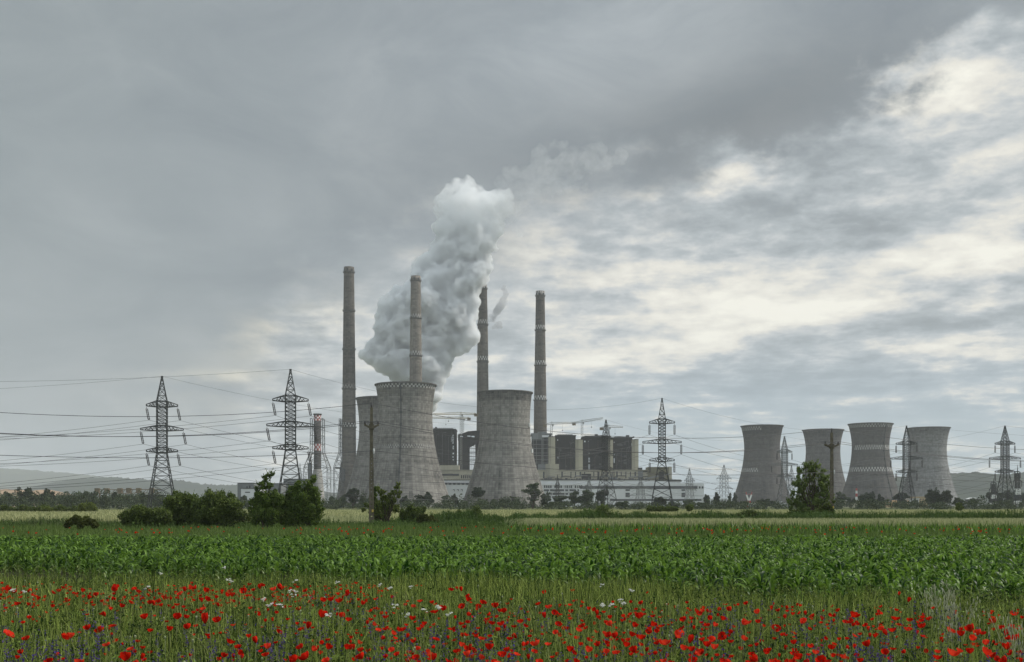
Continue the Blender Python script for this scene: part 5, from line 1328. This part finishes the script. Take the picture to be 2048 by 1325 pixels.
for vi, (v, q) in enumerate(src):
    P_ = rest[vi::len(src)]
    a = rng.uniform(0, 2 * PI, len(P_)); s = rng.uniform(.85, 1.15, len(P_))
    ca, sa = np.cos(a)[:, None] * s[:, None], np.sin(a)[:, None] * s[:, None]
    vv = np.stack([v[:, 0] * ca - v[:, 1] * sa + P_[:, 0:1], v[:, 0] * sa + v[:, 1] * ca + P_[:, 1:2], v[:, 2][None] * s[:, None]], -1)
    qq = q[None] + (np.arange(len(P_)) * len(v))[:, None, None]
    mb.add(vv.reshape(-1, 3), qq.reshape(-1, 4))
tag(mb.build('maize', M['maize'], smooth=True), 'dense dark green young maize filling the field', 'maize', kind='stuff')

# --- flower strip
def strip_pts(n, y0, edge, margin=1.06):
    X, Y = scatter(n, y0, 24, margin); k = Y < edge(X) + rng.normal(0, .5, len(X)); return X[k], Y[k]
mb = MB()
X, Y = strip_pts(88000, 6.0, lambda x: y_mz(x) + .5)
fade = np.clip((Y - y_pop(X)) / 3, 0, 1)
hh = (.42 + .1 * np.sin(X * 1.7) * np.sin(Y * 1.1 + X * .4)) * (1 - .15 * fade)
tall = (np.abs(X - .2) < 2.6) & (Y > y_pop(X) + .4) & (Y < y_mz(X))
hh = np.where(tall, hh * 1.35, hh)
blades(mb, Z0(X, Y), hh * rng.uniform(.45, 1.25, len(X)), .0065 * rng.uniform(.5, 1.8, len(X)) * (Y / 11), .3, 3)
tag(mb.build('grass', M['grass']), 'fine meadow grass among the poppies', 'grass', kind='stuff')
mb = MB()
X, Y = strip_pts(65000, 6.0, lambda x: y_mz(x) + 1)
hs = .36 * rng.uniform(.5, 1.3, len(X)) * (.8 + .35 * np.sin(X * 2.1 + 1) * np.sin(Y * 2.6)); c = np.repeat(Z0(X, Y), 5, 0) + rng.normal(0, .045, (len(X) * 5, 3)) * [1, 1, 0]
c[:, 2] = np.repeat(hs, 5) * rng.uniform(.1, 1.0, len(c))
leaves(mb, c, .05 * rng.uniform(.4, 1.7, len(c)), aspect=.36)
tag(mb.build('ground_cover', M['herb']), 'feathery low green herbs under the poppies', 'herbs', kind='stuff')
mb = MB()
X, Y = strip_pts(6500, 6.0, lambda x: y_pop(x) + 1.5)
b0 = Z0(X, Y); hs = .46 * rng.uniform(.7, 1.15, len(X)); az = rng.uniform(0, 6.28, len(X))
blades(mb, b0, hs, .0045 * (Y / 11), .22, 3, az=az, tipw=.8)
tag(mb.build('grass', M['grass_pale']), 'pale dry stems standing among the poppies', 'grass', kind='stuff')
mb = MB()
X, Y = strip_pts(420, 6.0, lambda x: y_pop(x) + .5)
for x, y in zip(X, Y):
    h = rng.uniform(.34, .52); mb.tube([(x, y, h - .012), (x, y, h), (x, y, h + .014), (x, y, h + .024)], [.004, .011, .013, .004], 5)
    mb.bar((x + rng.normal(0, .03), y, 0), (x, y, h), .004)
tag(mb.build('ground_cover', M['pod']), 'pale green poppy seed pods on thin stems among the flowers', 'pods', kind='stuff')

mb = MB()
X, Y = scatter(15000, 13, 27); k = (Y > y_pop(X) - .3) & (Y < y_mz(X) + 1.2); X, Y = X[k], Y[k]
blades(mb, Z0(X, Y), .4 * rng.uniform(.4, 1.25, len(X)), .016 * rng.uniform(.6, 1.6, len(X)), .5, 4, curl=1.2)
tag(mb.build('weeds', M['yellow_green']), 'yellow green weeds between the poppies and the maize', 'weeds', kind='stuff')
# --- poppies
def petal_mesh(kind, seed, mat):
    r = np.random.default_rng(seed); mb = MB()
    npet = 4
    for i in range(npet):
        a = i * PI / 2 + r.normal(0, .12); inner = i % 2
        nu, nv = 6, 7; vs = []
        for iu in range(nu):
            u = iu / (nu - 1)
            for iv in range(nv):
                v = iv / (nv - 1) * 2 - 1
                spread = v * (1.05 - .15 * u) * (.95 if inner else 1.08)
                if kind == 'open': rad = u * .52 * (1 - .12 * v * v); z = .10 * u + .20 * u * u * (1 - .3 * v * v)
                elif kind == 'cup': rad = .5 * math.sin(u * 1.75) * (1 - .08 * v * v) * .92; z = .62 * u ** 1.25
                elif kind == 'bowl': rad = .5 * math.sin(u * 1.5) * (1 - .1 * v * v); z = .42 * u ** 1.6
                else: rad = .26 * math.sin(u * 2.3) + .03; z = .85 * u
                ruf = .05 * u * u * math.sin(v * 7 + i * 2 + seed) + .03 * u * r.normal()
                an = a + spread; vs.append((rad * math.cos(an), rad * math.sin(an), z + ruf + (.02 if inner else 0)))
        q = [[iu * nv + iv, iu * nv + iv + 1, (iu + 1) * nv + iv + 1, (iu + 1) * nv + iv] for iu in range(nu - 1) for iv in range(nv - 1)]
        mb.add(vs, q)
    mb.tube([(0, 0, 0), (0, 0, .1), (0, 0, .17), (0, 0, .2)], [.04, .09, .1, .02], 7, 1)
    return mb
KINDS = ['cup', 'bowl', 'bowl', 'cup', 'open', 'cup', 'bowl', 'closed']
pmb = [petal_mesh(k, i * 7 + 1, None) for i, k in enumerate(KINDS)]
pm_red = [b.mesh('poppy_blossom', [M['petal'], M['poppy_eye']], True) for b in pmb]
pm_or = [b.mesh('poppy_blossom', [M['petal_orange'], M['poppy_eye']], True) for b in pmb[:6]]
stm = []
for s_ in range(4):
    b = MB(); b.tube([(0, 0, 0), (.02 * (s_ - 1), .01, .35), (.03 * (s_ - 1.5), .02 * (s_ - 1), .7), (0, 0, 1.0)], [.0042, .0038, .0034, .003], 5); stm.append(b.mesh('poppy_stem', M['grass_pale']))
R5 = '45,595,60;155,630,38;385,620,55;415,617,35;515,570,40;590,577,50;660,553,38;615,493,35;847,505,42;1035,505,45;1200,527,60;1270,523,42;1100,565,40;990,578,35;1365,552,25;1343,647,45;1500,645,45;1628,592,32;1760,678,42;1830,695,30;1790,733,60;1567,682,38;1555,725,38;1393,680,35;1393,715,28;1307,733,32;1915,682,40;2030,685,35;1720,758,48;1910,760,42;735,745,58;765,690,38;830,742,35;460,765,50;285,758,45;800,772,25;1800,562,45;1880,495,50;2000,498,35;1750,460,30;1985,410,40;1940,405,35;1890,405,35;2040,520,35;100,428,32;625,665,40;880,585,30;410,330,22;368,338,22;345,355,25;678,323,32;660,345,35;480,353,25;787,340,22;810,355,30;520,398,28;710,443,30;765,418,32;880,425,27;907,428,28;932,415,30;963,390,40;995,405,22;1035,432,30;1110,335,35;1085,350,30;1147,335,28;1203,353,32;1055,370,30;1175,405,28;1207,398,35;1263,392,22;1280,440,25;1190,458,30;1350,352,32;1325,375,28;1360,380,30;1425,350,40;1447,382,22;1460,315,22;1485,352,22;1533,318,30;1520,335,28;1602,343,32;1650,338,40;1790,352,27;1992,322,18;2025,375,35;2035,355,20;85,362,25;37,343,35;22,340,25;12,312,16;5,382,20;180,355,28;200,378,30;220,397,25;120,390,22;165,435,22;310,365,22;400,410,28;430,370,15;560,378,27;655,405,22;672,408,18;650,455,20;945,440,22;1018,455,20;1155,470,18;1130,408,20;1465,455,22;1512,405,18;1567,472,20;1612,440,22;1700,447,18;305,445,22;338,467,16;1510,492,20;1617,480,20;1685,520,20;1740,548,20;1783,540,20;1555,530,20;1295,480,22;1090,505,30;590,490,16'
R6 = '35,308,20;66,345,20;590,345,28;622,340,18;652,350,28;695,385,25;688,407,32;775,422,32;750,442,30;850,440,40;875,468,30;900,472,32;690,493,26;690,535,26;655,440,35;410,411,30;482,424,24;152,402,24;250,386,18;210,345,16;187,358,14;75,430,22;150,455,25;125,470,22;210,505,32;120,520,26;135,547,26;100,545,25;165,580,32;212,573,35;280,578,30;310,577,38;250,598,28;330,553,24;365,515,35;435,548,30;405,575,26;500,468,50;545,460,35;370,443,25;598,570,40;617,515,22;645,550,22;670,568,20;865,582,28;885,545,38;905,568,25;828,540,36;858,505,20;800,520,25;997,530,34;1025,557,28;1140,502,36;1105,427,30;1163,445,35;1137,365,24;1302,352,22;1288,435,24;1295,477,28;1195,478,35;1217,545,38;1205,595,25;1338,580,35;1325,628,28;1360,555,38;1398,460,24;1432,460,24;1448,488,30;1485,478,22;1455,508,26;1520,512,25;1525,548,36;1590,530,22;1600,500,20;1643,421,18;1705,425,26;1742,363,16;1690,500,50;1720,488,25;1775,502,26;1820,505,26;1770,550,38;1825,555,36;1660,555,35;1750,588,35;1795,590,25;1955,522,38;1995,517,26;1948,565,38;1925,612,52;1990,468,18;2035,480,36;1645,610,36;1700,620,52;1555,615,40;1520,612,40;1490,600,30;1398,637,35;1453,668,35;1500,658,25;1612,668,40;1665,702,45;1560,710,42;1495,710,35;1393,700,42;1286,697,40;1160,662,35;1078,705,35;1090,657,50;1040,660,30;1013,668,36;975,720,35;890,722,48;920,700,35;813,685,46;765,628,38;935,633,32;977,620,36;685,690,45;650,670,25;625,705,34;505,632,40;455,715,55;395,693,32;375,648,32;263,628,22;245,700,30;210,742,22;385,742,40;490,745,45;575,760,45;65,700,32;70,737,50;50,655,30;15,675,35;690,725,40;760,745,28;740,705,20;860,768,25;1105,768,30;1320,765,36;1185,740,20;1840,650,60;1800,660,30;1700,665,30;1835,760,38;1880,770,30;1950,690,40;1985,645,50;2000,695,40;2035,718,40;2010,755,45;1350,668,20'
R7 = '293,463,28;240,470,16;187,500,32;168,467,12;15,512,28;50,515,25;60,555,30;140,557,36;45,597,35;10,583,20;90,598,32;110,540,20;268,580,45;312,580,34;365,515,34;365,575,30;453,488,20;497,508,25;475,620,54;551,493,28;612,475,18;634,476,20;585,530,24;630,522,20;667,528,30;715,540,32;540,550,32;655,575,40;766,582,24;690,622,25;875,505,26;857,538,24;845,576,16;975,530,55;920,575,36;955,575,38;985,582,30;1047,600,20;1130,512,36;1123,530,26;1235,553,48;1240,503,24;1257,405,24;1315,445,32;1325,565,36;1253,593,26;1215,627,45;1315,618,46;1400,570,30;1407,603,44;1448,562,30;1475,492,14;1150,622,35;1182,650,40;1013,655,22;975,663,26;1075,668,22;1115,655,14;1410,665,32;1533,698,36;1580,627,50;1650,655,45;1650,628,14;1715,622,56;1715,683,42;1755,650,45;1790,648,35;1855,575,45;1850,548,20;1905,610,40;1925,652,45;1955,680,30;1975,608,20;2000,672,54;1975,525,38;2035,553,24;1805,712,40;1943,738,52;1955,783,24;1935,822,52;1825,790,62;1800,760,60;1705,765,45;1595,770,68;1635,757,32;1500,800,50;1500,765,28;1295,770,22;1165,770,46;1220,745,35;1063,718,50;1012,822,38;908,798,34;832,738,44;790,680,24;727,768,40;625,800,50;593,710,36;590,775,30;570,822,50;490,825,35;455,830,35;410,767,40;363,807,52;325,782,34;310,830,40;275,680,38;195,700,34;142,655,46;78,693,40;50,722,48;92,740,44;15,692,35;5,773,30;200,795,25;150,825,60;180,825,40;770,815,60;810,822,40;880,690,24;928,685,22;740,830,40'
heads = []
for txt, s_, ox in ((R5, 2.926, 0), (R6, 2.926, 700), (R7, 3.16, 1400)):
    for it in txt.split(';'):
        a, b, c = (float(t) for t in it.split(',')); heads.append((a / s_ + ox, b / s_ + 1060, c / s_))
heads.sort(key=lambda t: -t[2])
def head_place(x, y):
    for _ in range(40):
        hz = random.uniform(.42, .6); Y = (H - hz) * F / (y - HY)
        if Y < y_pop(wx(x, Y)) + 4: break
    return wx(x, Y), Y, hz
extra = []
def make_poppy(x, y, size, i):
    X, Y, hz = head_place(x, y)
    dia = min(.14, max(.065, size * 1.2 * Y / F))
    orange = random.random() < (.3 if y > 1240 else .16)
    k = random.randrange(6 if orange else 8)
    root = empty('poppy', (X, Y, 0), random.uniform(0, 6.3))
    tag(root, 'orange red poppy on a thin stem in the flower strip' if orange else 'scarlet poppy on a thin stem in the flower strip', 'poppy', 'orange red poppies of the flower strip' if orange else 'scarlet poppies of the flower strip')
    b = link('blossom', (pm_or if orange else pm_red)[k], root, (0, 0, hz - dia * .35)); b.scale = (dia, dia, dia * random.uniform(.85, 1.1))
    b.rotation_euler = (random.gauss(0, .35), random.gauss(0, .35), random.uniform(0, 6.3))
    s = link('stem', random.choice(stm), root); s.scale = (1, 1, hz - dia * .33)
for i, (x, y, s_) in enumerate(heads[:300]): make_poppy(x, y, s_, i)
# the smaller, half hidden and far poppies
srcs = [(np.vstack(b.v), np.vstack(b.q)) for b in pmb]
rest = []
for x, y, s_ in heads[300:]:
    X, Y, hz = head_place(x, y); rest.append((X, Y, hz, max(.05, s_ * 1.2 * Y / F)))
for j_ in range(1150):
    x = rng.uniform(0, 2048); y = rng.uniform(1168, 1325)
    if j_ > 860: x = rng.uniform(0, 760); y = rng.normal(1190, 12)
    if y < 1166: continue
    if x > 900 and y < 1195 + (x - 900) * .02: continue
    if x < 700 and 1215 < y and rng.random() < .6: continue
    hz = rng.uniform(.28, .45); Y = (H - hz) * F / (y - HY); rest.append((wx(x, Y), Y, hz, rng.uniform(.035, .065)))
for _ in range(330):
    x = rng.uniform(0, 2048); y = rng.normal(1060, 5) if x > 350 else rng.normal(1062, 4)
    if rng.random() < (.55 if x < 600 else .2) or not 1049 < y < 1071: continue
    Y = (H - .45) * F / (y - HY); Y = min(max(Y, 47.5), 72); rest.append((wx(x, Y), Y, .45, rng.uniform(.07, .13)))
rest = np.array(rest); mb = MB()
for vi, (v, q) in enumerate(srcs):
    P_ = rest[vi::len(srcs)]; a = rng.uniform(0, 6.28, len(P_)); s = P_[:, 3]
    tx = rng.normal(0, .4, len(P_))
    v2 = v[None].repeat(len(P_), 0) * s[:, None, None]
    y2 = v2[..., 1] * np.cos(tx)[:, None] - v2[..., 2] * np.sin(tx)[:, None]; z2 = v2[..., 1] * np.sin(tx)[:, None] + v2[..., 2] * np.cos(tx)[:, None]
    ca, sa = np.cos(a)[:, None], np.sin(a)[:, None]
    vv = np.stack([v2[..., 0] * ca - y2 * sa + P_[:, 0:1], v2[..., 0] * sa + y2 * ca + P_[:, 1:2], z2 + P_[:, 2:3] - s[:, None] * .35], -1)
    npet = 24 * 4 + 0
    qp = q[:4 * 30]; mb.add(vv.reshape(-1, 3), (qp[None] + (np.arange(len(P_)) * len(v))[:, None, None]).reshape(-1, 4))
tag(mb.build('poppies', M['petal']), 'small far and half hidden poppies dotted through the grass', 'poppies', kind='stuff')

# --- larkspur
def spur_mesh(seed):
    r = np.random.default_rng(seed); mb = MB(); h = r.uniform(.34, .5)
    mb.bar((0, 0, 0), (.01, 0, h), .005, .003)
    n = 26; t = r.uniform(.55, 1.02, n); c = np.stack([r.normal(0, .011, n), r.normal(0, .011, n), t * h], 1)
    a = MB(); leaves(mb, c, .026 * r.uniform(.7, 1.4, n) * (1.3 - .5 * t), m=1, aspect=.6)
    return mb.mesh('larkspur', [M['grass'], M['purple']])
spm = [spur_mesh(i) for i in range(8)]
def spur_pos():
    while True:
        x = random.uniform(0, 2048); y = random.uniform(1190, 1330)
        w = .5 + .5 * math.sin(x * .011 + 1) * math.sin(x * .004 + y * .03)
        if y < 1235: w *= .55
        if random.random() > w: continue
        hz = .42; Y = (H - hz) * F / (y - HY); X = wx(x, Y)
        if Y < y_pop(X) + .5: return X, Y
for i in range(300):
    X, Y = spur_pos(); o = link('larkspur', random.choice(spm)); o.location = (X, Y, 0); o.rotation_euler = (random.gauss(0, .12), random.gauss(0, .12), random.uniform(0, 6.3)); s = random.uniform(.85, 1.2); o.scale = (s, s, s)
    tag(o, 'slim violet blue larkspur spike low among the poppies', 'larkspur', 'larkspur spikes among the poppies')
mb = MB(); cs = []
for _ in range(380):
    X, Y = spur_pos(); n = 12; z = rng.uniform(.26, .44, n); cs.append(np.stack([X + rng.normal(0, .01, n), Y + rng.normal(0, .01, n), z], 1))
leaves(mb, np.vstack(cs), .022 * rng.uniform(.7, 1.4, 380 * 12), aspect=.6)
tag(mb.build('ground_cover', M['purple']), 'fainter violet flower spikes deeper in the meadow', 'flowers', kind='stuff')
# --- white umbels
def umbel_mesh(seed):
    r = np.random.default_rng(seed); mb = MB(); h = .62
    mb.bar((0, 0, 0), (.0, .0, h - .08), .006, .004)
    for i in range(r.integers(3, 7)):
        a = r.uniform(0, 6.3); d = r.uniform(.01, .05); z = h - r.uniform(0, .05); tip = np.array([math.cos(a) * d, math.sin(a) * d, z])
        mb.bar((0, 0, h - .1), tip, .003)
        n = 22; c = tip + np.stack([r.normal(0, .011, n), r.normal(0, .011, n), r.normal(0, .004, n)], 1); leaves(mb, c, .013, m=1, aspect=.9, flat=.7)
    return mb.mesh('white_umbel_flower', [M['grass'], M['umbel']])
um = [umbel_mesh(i) for i in range(5)]
U = [(a / 2.926, b / 2.926 + 1060) for a, b in ((940, 248), (1315, 215), (1350, 295), (1405, 310), (1335, 285), (1700, 350), (1725, 350), (1640, 375), (1545, 398), (1580, 428), (1640, 435), (1690, 388), (1730, 293), (865, 330), (1975, 300), (915, 318), (75, 345), (140, 352), (1920, 488), (255, 385), (1715, 372))]
U += [(a / 2.926 + 700, b / 2.926 + 1060) for a, b in ((435, 463), (340, 488), (535, 435), (520, 442), (580, 482), (265, 437), (170, 488), (355, 325), (232, 332), (178, 315), (660, 325), (1475, 318), (1645, 345), (1580, 402), (1625, 415), (1600, 420), (1480, 430), (1530, 430), (30, 512))]
for x, y in U[::2] + U[1::4]:
    Y = (H - .6) * F / (y - HY); Y = min(Y, 22.5); o = link('white_umbel_flower', random.choice(um)); s = random.uniform(.7, .9)
    o.location = (wx(x, Y), Y, 0); o.rotation_euler = (0, 0, random.uniform(0, 6.3)); o.scale = (s, s, (wz(y, Y)) / .62)
    tag(o, 'flat white umbel flower standing above the far edge of the poppies', 'wildflower', 'white umbel flowers')
# --- wild oats
def oat_mesh(seed):
    r = np.random.default_rng(seed); mb = MB(); h = .72
    lean = r.uniform(.05, .2)
    pts = [(lean * t ** 2, 0, h * t - .03 * t ** 3) for t in np.linspace(0, 1, 7)]; mb.tube(pts, [.002] * 7, 4)
    n = 10; t = r.uniform(.55, 1.05, n); c = np.stack([lean * t ** 2 + r.normal(0, .035, n), r.normal(0, .035, n), h * t - .05], 1)
    for p in c: mb.tube([p + [0, 0, .022], p, p - [0, 0, .03]], [.001, .006, .001], 4)
    return mb.mesh('wild_oat', M['oat'])
om = [oat_mesh(i) for i in range(5)]
for i in range(40):
    if i < 20: x, y = 1400 + random.uniform(1420, 1650) / 3.16, 1060 + random.uniform(335, 440) / 3.16
    elif i < 31: x, y = 1400 + random.gauss(1600, 50) / 3.16, 1060 + random.uniform(450, 560) / 3.16
    else: x, y = 1400 + random.gauss(1995, 25) / 3.16, 1060 + random.uniform(550, 610) / 3.16
    Y = (H - .66) * F / (y - HY); o = link('wild_oat', random.choice(om)); o.location = (wx(x, Y), Y, 0); o.rotation_euler = (0, 0, random.uniform(0, 6.3)); s = random.uniform(.85, 1.1); o.scale = (s, s, s)
    tag(o, 'pale drooping wild oat at the bare edge of the maize', 'wild oat', 'wild oats at the maize edge')
# ================================================================ steam
Ys = 1366.0
def puffs(blobs, seed, vox, name, label, dens, colour, disp, Y=Ys, yj=.35, aniso=0.0, step=.08, grow=1.13):
    r = np.random.default_rng(seed); k = Y / F
    me_v = []; mb = MB()
    t = (1 + 5 ** .5) / 2
    for (x, y, rad) in blobs:
        rad *= grow
        n = max(1, int(rad / 9))
        for j in range(1 + n * 3):
            if j == 0: c = np.array([wx(x, Y), Y + r.normal(0, rad * k * .15), wz(y, Y)]); R = rad * k * .92
            else:
                d = r.normal(size=3); d /= np.linalg.norm(d); d[1] *= .7
                R = rad * k * r.uniform(.28, .5); c = np.array([wx(x, Y), Y, wz(y, Y)]) + d * (rad * k * .78)
            bm = 10; an = np.linspace(0, PI, bm)
            prof = np.stack([np.sin(an) * R + 1e-3, -np.cos(an) * R * .98], 1); mb.lathe(prof, 16, c=c)
    me = mb.mesh(name + '_raw', [])
    o = link(name + '_raw', me)
    md = o.modifiers.new('r', 'REMESH'); md.mode = 'VOXEL'; md.voxel_size = vox
    for i, (sc, st) in enumerate(disp):
        tx = bpy.data.textures.new(f'{name}_billow_{i}', 'CLOUDS'); tx.noise_scale = sc; tx.noise_depth = 3
        dm = o.modifiers.new('d%d' % i, 'DISPLACE'); dm.texture = tx; dm.strength = st; dm.mid_level = .5; dm.texture_coords = 'GLOBAL'
    r2 = o.modifiers.new('r2', 'REMESH'); r2.mode = 'VOXEL'; r2.voxel_size = vox * .85
    dg = bpy.context.evaluated_depsgraph_get(); dg.update()
    m2 = bpy.data.meshes.new_from_object(o.evaluated_get(dg)); m2.name = name
    bpy.data.objects.remove(o); bpy.data.meshes.remove(me)
    vm = bpy.data.materials.new(name + '_vapour'); vm.use_nodes = True; vm.node_tree.nodes.clear(); g = G(vm.node_tree)
    out = g.new('ShaderNodeOutputMaterial'); pv = g.new('ShaderNodeVolumePrincipled')
    pv.inputs['Color'].default_value = (*colour, 1)
    pos = g.new('ShaderNodeNewGeometry').outputs['Position']
    b1 = g.noise(pos, .06, 9, .68, 1.0); b1 = g.smooth(b1, .38, .56)
    hgt = g.m('SUBTRACT', 1.0, g.m('MULTIPLY', g.smooth(g.xyz(pos)[2], 270, 405), .78))
    g.put(pv.inputs['Density'], g.m('MULTIPLY', g.m('MULTIPLY', g.m('ADD', b1, .1), dens), hgt)); vm.cycles.volume_step_rate = step; pv.inputs['Anisotropy'].default_value = aniso
    g.l.new(pv.outputs[0], out.inputs['Volume'])
    m2.materials.clear(); m2.materials.append(vm)
    return tag(link(name, m2), label, 'steam', kind='stuff')
CORE = [(832, 800, 26), (842, 783, 34), (830, 765, 36), (795, 752, 14), (858, 760, 24), (868, 785, 9),
        (768, 724, 24), (742, 713, 17), (727, 714, 9), (752, 696, 22), (780, 700, 32), (805, 728, 38), (845, 735, 44), (880, 728, 22), (888, 742, 12), (893, 712, 12),
        (775, 665, 27), (764, 640, 12), (776, 616, 18), (768, 603, 9), (798, 610, 32), (812, 588, 22), (820, 660, 46), (870, 690, 42), (900, 690, 20), (918, 680, 26), (938, 668, 17), (938, 648, 14), (925, 650, 28),
        (850, 605, 44), (900, 625, 44), (930, 606, 27), (935, 622, 16), (842, 552, 18), (836, 533, 11), (848, 530, 14), (878, 555, 40), (925, 560, 42), (952, 540, 26), (970, 525, 16), (868, 520, 22), (872, 500, 12),
        (898, 500, 36), (940, 497, 40), (972, 490, 22), (905, 455, 34), (948, 450, 38), (985, 462, 24), (892, 415, 24), (882, 405, 16), (930, 405, 36), (975, 415, 28), (922, 380, 19), (938, 374, 19), (905, 388, 17), (955, 385, 18), (990, 400, 20), (1005, 405, 16), (1010, 420, 16), (1020, 398, 12)]
puffs(CORE, 11, 2.2, 'steam', 'thick grey white steam billowing up behind the check-rimmed cooling tower', .34, (.93, .937, .944), ((26, 16), (11, 11), (5, 6.5)))
WISP = [(1022, 400, 16), (1040, 385, 20), (1062, 378, 22), (1085, 382, 20), (1108, 375, 20), (1130, 372, 15), (1050, 405, 12), (1035, 420, 9), (1020, 440, 9), (1075, 402, 9), (1095, 398, 8), (1150, 372, 10), (1168, 370, 6), (1028, 462, 5), (1040, 470, 4), (1060, 350, 22), (1095, 345, 24), (1120, 330, 22), (1085, 310, 18), (1115, 290, 14), (1150, 345, 16), (1150, 320, 22), (1185, 335, 20), (1180, 310, 18), (1215, 325, 15), (1240, 312, 12), (1200, 300, 12), (1030, 350, 18), (1010, 372, 14), (1025, 415, 14), (1045, 400, 14)]
puffs(WISP, 5, 2.0, 'steam', 'thin torn steam trailing off the top of the plume into the cloud', .055, (.85, .86, .875), ((22, 22), (9, 13), (4, 6)))
SM = [(1008, 576, 7), (1012, 588, 8), (1008, 602, 10), (1000, 614, 9), (992, 624, 9), (984, 636, 8), (998, 648, 7), (990, 654, 7), (1002, 655, 5)]
puffs(SM, 6, 1.4, 'smoke', 'small dark grey puff drifting beside the top of the steam-hidden chimney', .16, (.66, .67, .7), ((12, 8), (5, 4)), Y=1425)
# ================================================================ render settings
scene.render.engine = 'CYCLES'
scene.view_settings.view_transform = 'Standard'; scene.view_settings.look = 'None'
scene.view_settings.exposure = 0.5; scene.view_settings.gamma = 1.0
cy = scene.cycles
cy.max_bounces = 16; cy.diffuse_bounces = 3; cy.glossy_bounces = 2; cy.transmission_bounces = 4; cy.volume_bounces = 12; cy.transparent_max_bounces = 8
cy.use_denoising = True
cy.volume_max_steps = 256
cy.caustics_reflective = False; cy.caustics_refractive = False
bpy.context.view_layer.update()
